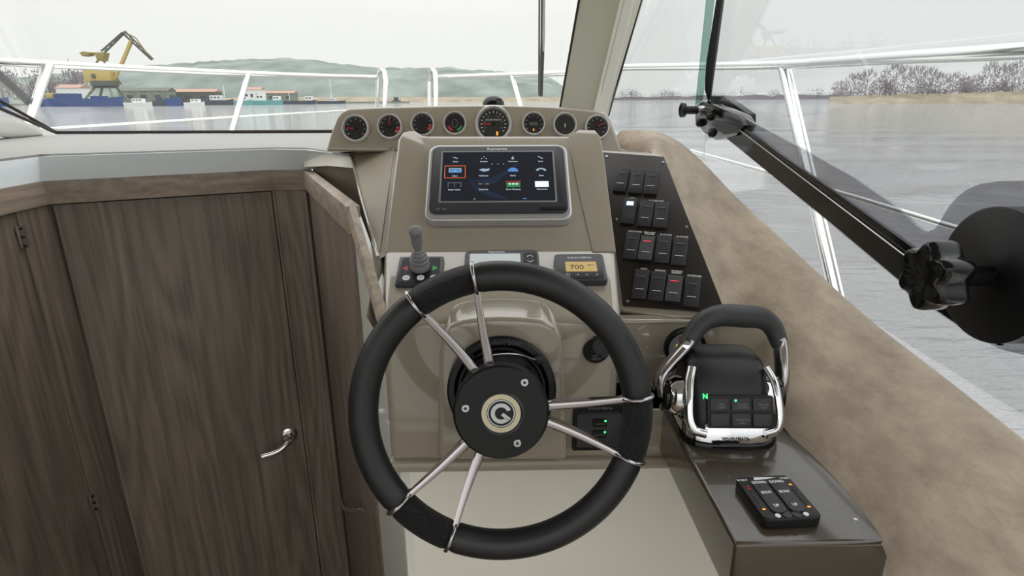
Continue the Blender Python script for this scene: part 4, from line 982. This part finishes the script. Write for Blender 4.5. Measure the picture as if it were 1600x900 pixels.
# start / stop panel
mp_ = faceframe(935, 664, YF); sp_ = thing('ignition_panel', 'black start and stop button panel behind the right spokes', 'control panel', mp_)
wI = (hitY(976, 664, YF)-hitY(894, 664, YF)).length; hI = (hitY(935, 627, YF)-hitY(935, 699, YF)).length
obj('case', solid(rrect(wI, hI, .004, 4, 0), V((0, 0, .008)), .002), M['black'], sp_)
obj('raised_face', solid(rrect(wI*.84, hI*.72, .002, 2, .0078, 0, -hI*.06), V((0, 0, .0015)), .0005), M['bezel'], sp_)
text('VOLVO PENTA', .0055, sp_, 0, hI*.41, .0083, m='greyprint', bold=.00008); 
obj('divider', boxbm((0, hI*.32, .0085), (wI*.72, .0015, .0006)), M['dimprint'], sp_, smooth=None)
for yy, s_ in ((hI*.12, 'IGNITION'), (-hI*.12, 'START STOP')):
    b_ = obj('button', solid(rrect(wI*.27, hI*.16, .002, 3, .009, 0, yy), V((0, 0, .003)), .0008), M['black'], sp_); MX[b_.name] = mp_
    text(s_, .0032, b_, 0, yy-.001, .0122, m='greyprint'); obj('green_light', disc(.0018, .0118, .0125, 10, x=wI*.10, y=yy+hI*.055), M['greenlit'], b_)
# round gauge on recessed wall
mr = faceframe(1069, 541, YR); rg = thing('battery_gauge', 'round grey faced gauge with black rim behind the throttle lever', 'gauge', mr)
Rg = 32.5/910*(hitY(1069, 541, YR)-EYE).dot(fwd)
obj('rim', lathe([(Rg*.80, .007), (Rg*.86, .012), (Rg*.95, .012), (Rg, .008), (Rg, 0), (Rg*.8, 0)], 40, cap=False), M['black'], rg, smooth=60)
obj('dial_face', disc(Rg*.82, .001, .007, 36), mat('grey_dial', (158, 156, 164), .4), rg)
text('MODE', .010, rg, .002, Rg*.48, .0075, m='red', bold=.0004); text('BATTERY', .006, rg, .010, -Rg*.35, .0075, m='bezel')
obj('status_light', boxbm((-Rg*.35, Rg*.12, .0074), (.008, .004, .0008)), mat('lime_lamp', (180, 200, 60), .4, emit=(190, 215, 60), es=.7), rg, smooth=None)

# =================================================================== SWITCH PANEL
so = S(1030, 365); row = V((cos(psi), -sin(psi), 0)); mws = frame(so, row, nS.cross(row))
spn = thing('switch_panel', 'black panel of rocker switches, tinted with a bronze reflection, right of the console', 'switch panel', mws)
pl = [local(mws, S(*p)) for p in ((942, 238), (1037, 245), (1134, 489), (973, 477))]
pl = [V((p.x, p.y, -.003)) for p in pl]
obj('plate', solid(pl, V((0, 0, .004)), .0012), M['panel'], spn)
for uv in ((948, 245), (1036, 254), (964, 343), (1073, 355), (981, 471), (1122, 482)):
    p = local(mws, S(*uv)); b_ = disc(.0028, .001, .0025, 14, .0006, p.x, p.y); obj('screw', b_, M['satin'], spn)
rows_s = [[(971, 284), (995, 286.5), (1018, 288)], [(983, 333), (1009, 337), (1033, 339)], [(987, 387), (1010, 391), (1036, 392.5), (1062, 396)], [(1001, 447), (1027, 450), (1053, 454), (1081, 459)]]
labs = [['', '', ''], ['NAVI', 'ANCHOR LIGHT', ''], ['CIRCULATION', 'FRESH WATER\nIN SHOWER', 'BILGE PUMP', 'BILGE PUMP'], ['HORN', 'SUNROOF', 'ELECTRONIC\nEQUIPMENT', 'ACCESSORIES']]
swm = None
sw_w = (local(mws, S(1008, 450))-local(mws, S(1034, 453))).length*.90
for ri, rw in enumerate(rows_s):
    for ci, uv in enumerate(rw):
        c = local(mws, S(*uv)); w_, h_ = sw_w, sw_w*2.25
        bm = NB()
        a = rad(5); prof = [(-h_/2, .001), (-h_/2, .0060), (-h_*.2, .0075), (h_*.1, .0075), (h_/2, .0100), (h_/2, .001)]
        if (ri, ci) in ((2, 1), (3, 2)): prof = [(-h_/2, .001), (-h_/2, .0125), (-h_*.1, .0085), (h_*.2, .0070), (h_/2, .005), (h_/2, .001)]
        poly(bm, [V((c.x-w_/2, c.y+y, z_)) for y, z_ in prof], V((w_, 0, 0))); bmesh.ops.recalc_face_normals(bm, faces=bm.faces); bevel(bm, .0012, 2)
        sw = obj('rocker_switch', bm, M['switch'], spn, smooth=40); MX[sw.name] = mws
        if (ri, ci) in ((2, 1), (3, 2)): sw['label'] = 'rocker switch with its red lamp lit'
        fl = (ri, ci) in ((2, 1), (3, 2))
        if (ri, ci) == (1, 0):
            sw['label'] = 'rocker switch with a pale lit legend'
            obj('lit_legend', boxbm((c.x, c.y+h_*.28, .0091), (w_*.52, h_*.16, .001), mtx=None), M['lit'], sw, smooth=None)
        else:
            zz = (.0083, .0092) if fl else (.0088, .0073)
            obj('indicator_bar', boxbm((c.x, c.y+h_*.26, zz[0]+(-.0013 if fl else .0001)), (w_*.55, .0009, .0009)), M['redlit'] if fl else M['greyprint'], sw, smooth=None)
            obj('indicator_bar', boxbm((c.x, c.y-h_*.18, zz[1]+.0006), (w_*.55, .0009, .0009)), M['print'], sw, smooth=None)
        ty = c.y+h_/2+.0070; lab = labs[ri][ci]
        if ri == 0: obj('legend_print', boxbm((c.x+.001, ty-.0022, .0014), (w_*(.75, .65, .45)[ci], .0018, .0004)), M['print'], spn, smooth=None)
        elif lab: text(lab, .0036 if '\n' in lab else .0044, spn, c.x+.001+(w_*.55 if (ri, ci) == (1, 1) else 0), ty+(.0006 if '\n' in lab else -.001), .0018, bold=.00013, squash=.85)

# =================================================================== SIDE SHELF
zs_lo = 1.45-.53
fl_ = hitZ(1152, 851, ZS); bk = hitZ(1020, 609, ZS)
xl = (fl_.x+bk.x)/2
sh = thing('side_console', 'dark taupe side console shelf under the throttle', 'console', V((.33, .7, zs_lo)))
yf0 = fl_.y
frr = hitZ(1377, 845, ZS)
top = [V((xl, yf0, ZS)), V((frr.x+.012, yf0, ZS)), V((.435, YR+.01, ZS)), V((xl-.002, YR+.01, ZS))]
bm = solid([p for p in top], V((.0, 0, -.075)), .006, 3)
obj('shelf_body', bm, M['geldark'], sh, world=True, smooth=50)
obj('shelf_extension', solid([V((fr0.x-.02, YF+.001, ZS)), V((xl+.004, YF+.001, ZS)), V((xl+.004, YR+.01, ZS)), V((fr0.x-.02, YR+.01, ZS))], V((0, 0, -.03)), .004), M['gel'], sh, world=True)
# front apron of the shelf
obj('front_apron', solid([V((xl+.002, yf0+.003, ZS-.012)), V((frr.x+.012, yf0+.003, ZS-.012)), V((frr.x+.015, yf0+.003, ZS-.30)), V((xl+.012, yf0+.003, ZS-.30))], V((0, .03, 0)), .004, 3), M['geldark'], sh, world=True)
for uv in ((1337, 811), ):
    p = hitZ(*uv, ZS); obj('screw_cap', lathe([(0, .001), (.0022, 0)], 10, Matrix.Translation(p)), M['white'], sh, world=True)

# =================================================================== THROTTLE
thc = hitZ(1148, 705, ZS)
th = thing('throttle_control', 'black and chrome engine throttle with a yoke shaped lever', 'throttle', Matrix.Translation(V((hitZ(1147, 700, ZS).x, hitZ(1147, 700, ZS).y, ZS))) @ Matrix.Rotation(rad(-2), 4, 'Z') @ Matrix.Scale(1, 4))
TM = MX[th.name]
hw = (hitZ(1222, 700, ZS).x-hitZ(1070, 700, ZS).x)/2
print('throttle at', TM.translation, 'halfwidth', hw)
def slab(levels, n=9, e=4.0):
    """levels: (z, y_front, y_back, half_x, tilt)"""
    bm = NB(); rings = []
    for z_, yf_, yb_, hx_ in levels:
        cy_ = (yf_+yb_)/2; hy_ = (yb_-yf_)/2; ring = []
        for i in range(4*n):
            a = 2*pi*i/(4*n)+pi/4; ca, sa = cos(a), sin(a)
            ring.append(bm.verts.new((hx_*math.copysign(abs(ca)**(2/e), ca), cy_+hy_*math.copysign(abs(sa)**(2/e), sa), z_)))
        rings.append(ring)
    for a, b in zip(rings, rings[1:]):
        for i in range(len(a)): j = (i+1) % len(a); bm.faces.new((a[i], a[j], b[j], b[i]))
    bm.faces.new(rings[0][::-1]); bm.faces.new(rings[-1]); return bm
obj('base_plate', slab([(0, -.006, .150, hw*1.02), (.006, -.006, .150, hw*1.02), (.010, -.002, .146, hw*.98)]), M['blackgloss'], th, smooth=50)
obj('chrome_skirt', slab([(.009, -.003, .146, hw*.99), (.022, .000, .144, hw*.975), (.026, .003, .140, hw*.94)]), M['chrome'], th, smooth=50)
body = slab([(.020, .006, .140, hw*.90), (.035, .011, .139, hw*.90), (.055, .019, .137, hw*.89), (.072, .028, .135, hw*.88), (.088, .038, .132, hw*.85), (.098, .050, .126, hw*.80), (.1035, .060, .117, hw*.70), (.106, .074, .104, hw*.5), (.1065, .084, .094, hw*.2)], 10, 3.6)
obj('body_cover', body, M['leather'], th, smooth=70)
# chrome frame up both front edges
for sg in (-1, 1):
    ps = [(sg*hw*.60, -.001, .022), (sg*hw*.84, .003, .026), (sg*hw*.93, .010, .040), (sg*hw*.92, .022, .062), (sg*hw*.88, .036, .082), (sg*hw*.78, .052, .096)]
    obj('chrome_frame', tube(NB(), smoothpath(ps, 5), [(.0045, .0065)]*26, 10, ref=V((0, -1, 0))), M['chrome'], th, smooth=60)
obj('front_strip', solid([(-hw*.62, -.0015, .021), (hw*.62, -.0015, .021), (hw*.62, .006, .033), (-hw*.62, .006, .033)], V((0, .004, 0)), .001), M['chrome'], th)
text('VOLVO PENTA', .0055, th, 0, 0, 0, m='black', mtx=frame(V((0, -.0042, .016)), V((1, 0, 0)), V((0, .15, 1))), bold=.0002)
# key field on the sloping front
kf = frame(V((.006, .0105, .050)), V((1, 0, 0)), V((0, .42, 1)))
kp_ = obj('key_field', solid([kf @ p for p in rrect(hw*1.34, .044, .003, 3, -.004)], (kf.to_3x3() @ V((0, 0, .006))), .001), M['black'], th)
keys = [['TRIM\nASSIST', 'CRUISE\nCONTROL', 'POWER\nTRIM'], ['', 'THROTTLE\nONLY', '']]
for r_ in range(2):
    for c_ in range(3):
        x = (c_-1)*.0285; y = .0098-r_*.0205
        k = obj('key', solid([kf @ p for p in rrect(.0245, .0170, .001, 2, .0018, x, y)], (kf.to_3x3() @ V((0, 0, .0022))), .0006), M['switch'], th); MX[k.name] = TM
        if keys[r_][c_]: text(keys[r_][c_], .0040, k, x+.002, y-.002, .0043, m='greyprint', mtx=kf)
        if (r_, c_) == (0, 1):
            b_ = disc(.0016, .003, .0046, 10, x=x-.007, y=y+.0055); bmesh.ops.transform(b_, matrix=kf, verts=b_.verts); obj('green_light', b_, M['greenlit'], k)
text('N', .009, th, -.0475, .0205, .0030, m='greenlit', mtx=kf, name='gear_letter', bold=.0004)
# pivots and lever
def TL(u, v, Y): return TM.inverted() @ hitY(u, v, Y)
Yp = TM.translation.y+.075
pv = TL(1060, 617, Yp)
for sg in (-1, 1):
    mm = Matrix.Translation((sg*(hw*.90), pv.y, pv.z)) @ Matrix.Rotation(sg*pi/2, 4, 'Y')
    obj('pivot_cup', lathe([(.030, -.004), (.029, .008), (.024, .016), (.019, .020), (0, .021)], 32, mm), M['chrome'], th, smooth=60)
    mm2 = Matrix.Translation((sg*(hw*.90+.019), pv.y, pv.z)) @ Matrix.Rotation(sg*pi/2, 4, 'Y')
    obj('pivot_disc', lathe([(.024, 0), (.024, .006), (.020, .009), (0, .010)], 30, mm2), M['blackgloss'], th, smooth=60)
gx = hw*.90+.026
ga = TL(1072, 540, Yp+.02); gb = TL(1096, 505, Yp+.03); gc = TL(1125, 493, Yp+.035); gd_ = TL(1160, 494, Yp+.036); ge_ = TL(1190, 497, Yp+.034); gf = TL(1208, 512, Yp+.03); gg = TL(1219, 540, Yp+.02)
lever = obj('lever_arm', tube(NB(), smoothpath([(-gx, pv.y, pv.z+.002), (-gx-.001, pv.y+.004, pv.z+.03), (ga.x, ga.y, ga.z), (ga.x+.006, ga.y+.004, ga.z+.010)], 5), [(.015, .009)]*16, 14, ref=V((0, 1, 0))), M['spoke'], th, smooth=60)
obj('lever_arm', tube(NB(), smoothpath([(gx, pv.y, pv.z+.002), (gx+.002, pv.y+.004, pv.z+.03), (gg.x, gg.y, gg.z), (gg.x-.004, gg.y+.004, gg.z+.010)], 5), [(.015, .009)]*16, 14, ref=V((0, 1, 0))), M['spoke'], th, smooth=60)
gp_ = smoothpath([ga, gb, gc, gd_, ge_, gf, gg], 5); ng = len(gp_)
grip = obj('hand_grip', tube(NB(), gp_, [(.0135+.0045*sin(pi*i/(ng-1)), .0115+.0055*sin(pi*i/(ng-1))) for i in range(ng)], 16, ref=V((0, 1, 0))), M['grip'], th, smooth=60)
MX[grip.name] = TM
# thumb rocker on the grip
g1, g2 = ga.lerp(gb, .45), gb.lerp(ga, .0)
dr_ = (gb-ga).normalized(); nn = (TM.to_3x3().inverted() @ (EYE-(TM @ g1))).normalized(); nn = (nn-dr_*nn.dot(dr_)).normalized()
tm_ = frame(ga.lerp(gb, .62)+nn*.0145, dr_, nn.cross(dr_))
tr_ = obj('thumb_rocker', solid([tm_ @ p for p in rrect(.030, .011, .002, 3, 0)], tm_.to_3x3() @ V((0, 0, .003)), .001), M['grip'], grip)
obj('chrome_window', solid([tm_ @ p for p in rrect(.010, .010, .002, 3, -.001, -.025, 0)], tm_.to_3x3() @ V((0, 0, .003)), .001), M['chrome'], grip)

# =================================================================== TRIM TAB CONTROL
zt_ = ZS+.014
q4 = [hitZ(1146, 744, zt_), hitZ(1236, 742, zt_), hitZ(1281, 806, zt_), hitZ(1197, 814, zt_)]
ctr = (q4[0]+q4[1]+q4[2]+q4[3])/4; xd = ((q4[1]-q4[0])+(q4[2]-q4[3])).normalized(); wt = ((q4[1]-q4[0]).length+(q4[2]-q4[3]).length)/2; ht = ((q4[3]-q4[0]).length+(q4[2]-q4[1]).length)/2
print('tab control', wt, ht, xd)
mt = frame(V((ctr.x, ctr.y, ZS)), xd, V((0, 0, 1)).cross(xd))
tt = thing('trim_tab_control', 'square black trim tab keypad marked DOWN, BOW and UP on the side console', 'control panel', mt)
obj('case', solid(rrect(wt, ht, .008, 5, 0), V((0, 0, .014)), .003, 3), M['black'], tt, smooth=50)
for sg in (-1, 1):
    k = obj('rocker_pad', solid(rrect(wt*.27, ht*.76, .0082, 6, .0135, sg*wt*.16, -.001), V((0, 0, .0028)), .0012), M['switch'], tt); MX[k.name] = mt
    for s_, yy in (('DOWN', .29), ('BOW', .05), ('UP', -.25)): text(s_, .0064, k, sg*wt*.16, ht*yy, .0166, bold=.0002, squash=.80)
    for i in range(11):
        obj('indicator_light', boxbm((sg*wt*.39, ht*(.24-.052*i), .0143), (.0034, .0017, .0008)), M['amber'] if i == 10 else (M['red'] if (i < 2 and sg < 0) else (M['amber'] if i == 0 else M['dimprint'])), tt, smooth=None)
text('PORT', .005, tt, -wt*.40, ht*.40, .0143, bold=.0001); text('STBD', .005, tt, wt*.38, ht*.40, .0143, bold=.0001)
bm = NB(); poly(bm, [(-.013, ht*.385, .0143), (-.011, ht*.46, .0143), (.004, ht*.45, .0143), (.016, ht*.43, .0143), (.002, ht*.40, .0143)]); obj('maker_emblem', bm, M['print'], tt, smooth=None)
for sg in (-1, 1): obj('corner_key', disc(.003, .0138, .0148, 12, x=sg*wt*.24, y=-ht*.43), M['print'], tt)
for sg in (-1, 1): obj('power_key', disc(.005, .0138, .0150, 16, x=sg*wt*.08, y=-ht*.43), M['switch'], tt)

# =================================================================== STEERING WHEEL
tw = rad(13); wc = dep(783, 645, .745)
ax = V((0, -cos(tw), sin(tw))); mw_ = frame(wc, V((1, 0, 0)), V((0, sin(tw), cos(tw))))
kx = .745/910
whl = thing('steering_wheel', 'black leather rimmed steering wheel with six chrome spokes', 'steering wheel', mw_)
Rm, Rt = .1755, .0190
def arc(a0, a1, n): return [V((Rm*cos(rad(a0+(a1-a0)*i/n)), Rm*sin(rad(a0+(a1-a0)*i/n)), 0)) for i in range(n+1)]
mids = [-7, 113.5, 234.5]; half = 13.2
for m_ in mids:
    a, b = m_-half, m_+half
    obj('perforated_grip', tube(NB(), arc(a+.8, b-.8, 14), [(Rt*.93, Rt*.93)]+[(Rt, Rt*1.0)]*13+[(Rt*.93, Rt*.93)], 28, ref=V((0, 0, 1))), M['perf'], whl, smooth=60, label='perforated leather rim section')
for i in range(3):
    a = mids[i]+half; b = mids[(i+1) % 3]-half + (360 if i == 2 else 0)
    n = 40
    obj('rim_grip', tube(NB(), arc(a+.8, b-.8, n), [(Rt*.93, Rt*.93)]+[(Rt, Rt)]*(n-1)+[(Rt*.93, Rt*.93)], 28, ref=V((0, 0, 1))), M['leather'], whl, smooth=60)
for m_ in mids:
    for sg in (-1, 1):
        a = rad(m_+sg*half); d = V((cos(a), sin(a), 0)); tng = V((-sin(a), cos(a), 0))
        obj('clamp_ring', tube(NB(), [d*(Rm+(Rt+.0004)*cos(2*pi*i/32))+V((0, 0, (Rt+.0004)*sin(2*pi*i/32))) for i in range(32)], .0024, 8, closed=True, ref=tng), M['spoke'], whl, smooth=60)
        ah = rad(m_+sg*9.5); dh_ = V((cos(ah), sin(ah), 0)); th_ = V((-sin(ah), cos(ah), 0))
        # lofted flat bar: deep near the hub, slim at the rim
        st_ = []
        for i in range(9):
            t = i/8; r_ = .050+(Rm-Rt*.9-.050)*t
            aa = ah+(a-ah)*t; dd_ = V((cos(aa), sin(aa), 0)); tg = V((-sin(aa), cos(aa), 0))
            zc = -.026+.030*t**1.3; dz = .0120*(1-t)+.0038*t; wd_ = .0068*(1-t)+.0036*t
            st_.append([dd_*r_+tg*sx*wd_+V((0, 0, zc+sz*dz)) for sx, sz in ((-1, -.8), (-1, .8), (-.6, 1), (.6, 1), (1, .8), (1, -.8), (.6, -1), (-.6, -1))])
        bm = NB(); rr_ = [[bm.verts.new(p) for p in s_] for s_ in st_]
        for p_, q_ in zip(rr_, rr_[1:]):
            for i in range(8): j = (i+1) % 8; bm.faces.new((p_[i], p_[j], q_[j], q_[i]))
        bm.faces.new(rr_[0][::-1]); bm.faces.new(rr_[-1])
        # tip running over the front of the rim
        tube(bm, [d*(Rm-Rt*1.02)+V((0, 0, .002)), d*(Rm-Rt*.72)+V((0, 0, Rt*.74)), d*Rm+V((0, 0, Rt+.001)), d*(Rm+Rt*.7)+V((0, 0, Rt*.76)), d*(Rm+Rt*.98)+V((0, 0, Rt*.3))], .0028, 8)
        obj('spoke', bm, M['spoke'], whl, smooth=50)
Rh = 75.5*kx
hub = obj('hub', lathe([(0, .0), (Rh-.003, 0), (Rh, -.003), (Rh, -.022), (Rh*.97, -.04), (Rh*.9, -.055)], 64), M['black'], whl, smooth=40); MX[hub.name] = mw_
obj('hub_recess_ring', lathe([(Rh*.47, .0005), (Rh*.44, .0018), (Rh*.40, .0005)], 48, Matrix.Translation((.001, -.002, 0)), cap=False), M['bezel'], hub, smooth=60)
em = lambda r0, r1, z0, z1: lathe([(r0, z0), (r0, z1), (r1, z1), (r1, z0)], 48, cap=False)
obj('emblem_plate', disc(Rh*.40, 0, .0022, 48, .0005), M['black'], hub)
tan = mat('champagne_metal', (196, 186, 160), .3, metal=.7)
obj('emblem_ring', em(Rh*.30, Rh*.405, .002, .0034), tan, hub, smooth=40)
obj('emblem_ring', em(Rh*.262, Rh*.285, .002, .0030), M['satin'], hub, smooth=40)
bm = NB(); po = [(Rh*.215*cos(rad(a)), Rh*.215*sin(rad(a)), .0022) for a in range(20, 321, 10)]; pi_ = [(Rh*.13*cos(rad(a)), Rh*.13*sin(rad(a)), .0022) for a in range(320, 19, -10)]
po = [p for p in po]
poly(bm, po+pi_, V((0, 0, .001)))
box(bm, (0, 0, 0), (Rh*.20, Rh*.075, .001), Matrix.Translation((Rh*.10, -Rh*.075, .0027)) @ Matrix.Rotation(rad(-38), 4, 'Z'))
obj('letter_emblem', bm, M['satin'], hub, smooth=None, label='round letter G emblem')
for u, v in ((820, 595), (727.5, 635), (808, 692)):
    x, y = (u-783)*kx, -(v-643)*kx; rr0 = 6.3*kx
    s_ = obj('hub_screw', disc(rr0, 0, .0018, 20, .0005, x, y), M['satin'], hub); obj('hex_socket', disc(rr0*.45, .0015, .0020, 6, 0, x, y), M['dimprint'], s_)
# the tilt column behind it
mcol = mw_ @ Matrix.Translation((0, 0, 0))
dist = ((hitY(785, 600, Yb)-wc).dot(-ax))
print('column depth', dist)
sc_ = thing('steering_column', 'black round tilt steering column cover with cable behind the wheel hub', 'steering column', mcol @ Matrix.Translation((.001, .010, -dist+.016)))
Rc = 83/910*((hitY(785, 604, Yb)-EYE).dot(fwd))
obj('column_ring', lathe([(Rc, -.02), (Rc, .006), (Rc-.003, .009), (Rc-.010, .009), (Rc-.012, .006), (Rc*.8, .004), (Rc*.7, .012), (Rc*.62, dist*.35), (Rc*.6, dist-.055)], 56), M['black'], sc_, smooth=40)
for rr1, zz1 in ((.80, .007), (.72, .014)):
    obj('rib_ring', lathe([(Rc*rr1, zz1-.003), (Rc*rr1, zz1+.003), (Rc*rr1-.003, zz1+.003), (Rc*rr1-.003, zz1-.003)], 56, cap=False), M['black'], sc_, smooth=40)
text('Comfort Steer', .010, sc_, 0, Rc*.88, .0094, m='dimprint', squash=1.0)
obj('release_cable', tube(NB(), smoothpath([(-Rc*.3, Rc*.70, .03), (Rc*.05, Rc*.74, .034), (Rc*.3, Rc*.72, .03), (Rc*.55, Rc*.62, .022), (Rc*.66, Rc*.58, .016)], 5), .0012, 8), M['satin'], sc_)
obj('cable_clamp', boxbm((Rc*.68, Rc*.58, .014), (.014, .012, .014), .003), M['black'], sc_)
obj('cable_clamp', boxbm((-Rc*.55, Rc*.62, .014), (.010, .010, .012), .003), M['black'], sc_)

# =================================================================== SMOKED ARM ON THE WINDOW
XA = .525
def A(u, v, x=XA): return hitX(u, v, x)
arm = thing('window_arm', 'long smoked acrylic arm with a black bar across the side window', 'window arm', V((XA, A(1400, 400).y, A(1540, 520).z)))
plate = [(1092, 160), (1125, 163), (1168, 187), (1245, 228), (1330, 275), (1395, 320), (1412, 334), (1428, 350), (1440, 359), (1450, 362), (1460, 358), (1467, 349), (1474, 336), (1484, 320), (1497, 306), (1512, 295), (1532, 287), (1560, 283), (1600, 282), (1660, 290), (1690, 340), (1690, 470), (1620, 560), (1560, 545), (1500, 512), (1450, 478), (1300, 352), (1135, 216)]
obj('smoked_plate', solid([A(*p) for p in plate], V((.005, 0, 0)), .0006), M['smoke'], arm, world=True, smooth=None)
barp = [(1108, 192), (1150, 192), (1182, 212), (1215, 238), (1300, 297), (1400, 368), (1460, 412), (1540, 470), (1560, 540), (1500, 510), (1450, 476), (1300, 350), (1132, 214)]
obj('black_bar', solid([A(u, v, XA-.007) for u, v in barp], V((.006, 0, 0)), .0006), M['blackgloss'], arm, world=True, smooth=None)
bm = NB(); tube(bm, [A(1125, 180, XA-.011), A(1240, 268, XA-.011), A(1440, 420, XA-.011)], .0011, 6); obj('edge_highlight', bm, M['satin'], arm, world=True)  # satin wire added as the thin highlight along the bar's upper edge
# hinge block
obj('hinge_block', solid([A(u, v, XA-.012) for u, v in [(1086, 166), (1098, 158), (1120, 166), (1152, 180), (1162, 196), (1150, 212), (1118, 219), (1100, 208), (1086, 190)]], V((.03, 0, 0)), .003), M['blackgloss'], arm, world=True)
obj('glass_clamp', solid([A(u, v, XA+.03) for u, v in [(1110, 150), (1130, 150), (1168, 178), (1168, 192), (1148, 192), (1110, 168)]], V((.02, 0, 0)), .003), M['black'], arm, world=True)
for u, v in ((1094, 192), (1113, 208), (1110, 182)):
    mm = Matrix.Translation(A(u, v, XA-.012)) @ Matrix.Rotation(-pi/2, 4, 'Y'); obj('dome_bolt', lathe([(.011, 0), (.010, .006), (.006, .010), (0, .011)], 18, mm), M['blackgloss'], arm, world=True)
mm = Matrix.Translation(A(1100, 172, XA-.012)) @ Matrix.Rotation(-pi/2, 4, 'Y')
obj('knob_collar', lathe([(.012, 0), (.012, .012), (.009, .014), (.011, .018)], 20, mm), M['satin'], arm, world=True)
obj('small_knob', lathe([(.010, .016), (.010, .046), (.017, .048), (.018, .058), (.014, .060), (.012, .056), (0, .056)], 28, mm), M['black'], arm, world=True)
# disc and star knob
dc = A(1563, 430, XA-.012); Rd = .070
mm = Matrix.Translation(dc) @ Matrix.Rotation(-pi/2, 4, 'Y')
obj('brake_disc', lathe([(Rd, -.03), (Rd, .010), (Rd-.003, .012), (.030, .012), (.028, .013), (0, .013)], 56, mm), M['black'], arm, world=True, smooth=40)
obj('knob_stem', lathe([(.011, .014), (.011, .06)], 16, mm), M['black'], arm, world=True)
obj('stem_nut', lathe([(.011, .012), (.009, .020), (.005, .022)], 6, mm @ Matrix.Translation((0, -.0, 0)) @ Matrix.Translation((.0, .0, .0))), M['satin'], arm, world=True)
bm = NB(); nk = 60; rings = []
for z_, k_r in ((.052, .82), (.054, .97), (.060, 1.0), (.076, 1.0), (.082, .95), (.084, .85), (.080, .4)):
    rings.append([bm.verts.new((.033*k_r*(1+.13*cos(6*2*pi*i/nk))*cos(2*pi*i/nk), .033*k_r*(1+.13*cos(6*2*pi*i/nk))*sin(2*pi*i/nk), z_)) for i in range(nk)])
for a, b in zip(rings, rings[1:]):
    for i in range(nk): j = (i+1) % nk; bm.faces.new((a[i], a[j], b[j], b[i]))
bm.faces.new(rings[0][::-1]); bm.faces.new(rings[-1]); bmesh.ops.transform(bm, matrix=mm, verts=bm.verts)
obj('star_knob', bm, M['blackgloss'], arm, world=True, smooth=50)
mm3 = Matrix.Translation(A(1443, 464, XA-.007)) @ Matrix.Rotation(-pi/2, 4, 'Y'); obj('dome_bolt', lathe([(.009, 0), (.008, .008), (0, .012)], 16, mm3), M['blackgloss'], arm, world=True)
print('objects', len(bpy.data.objects))
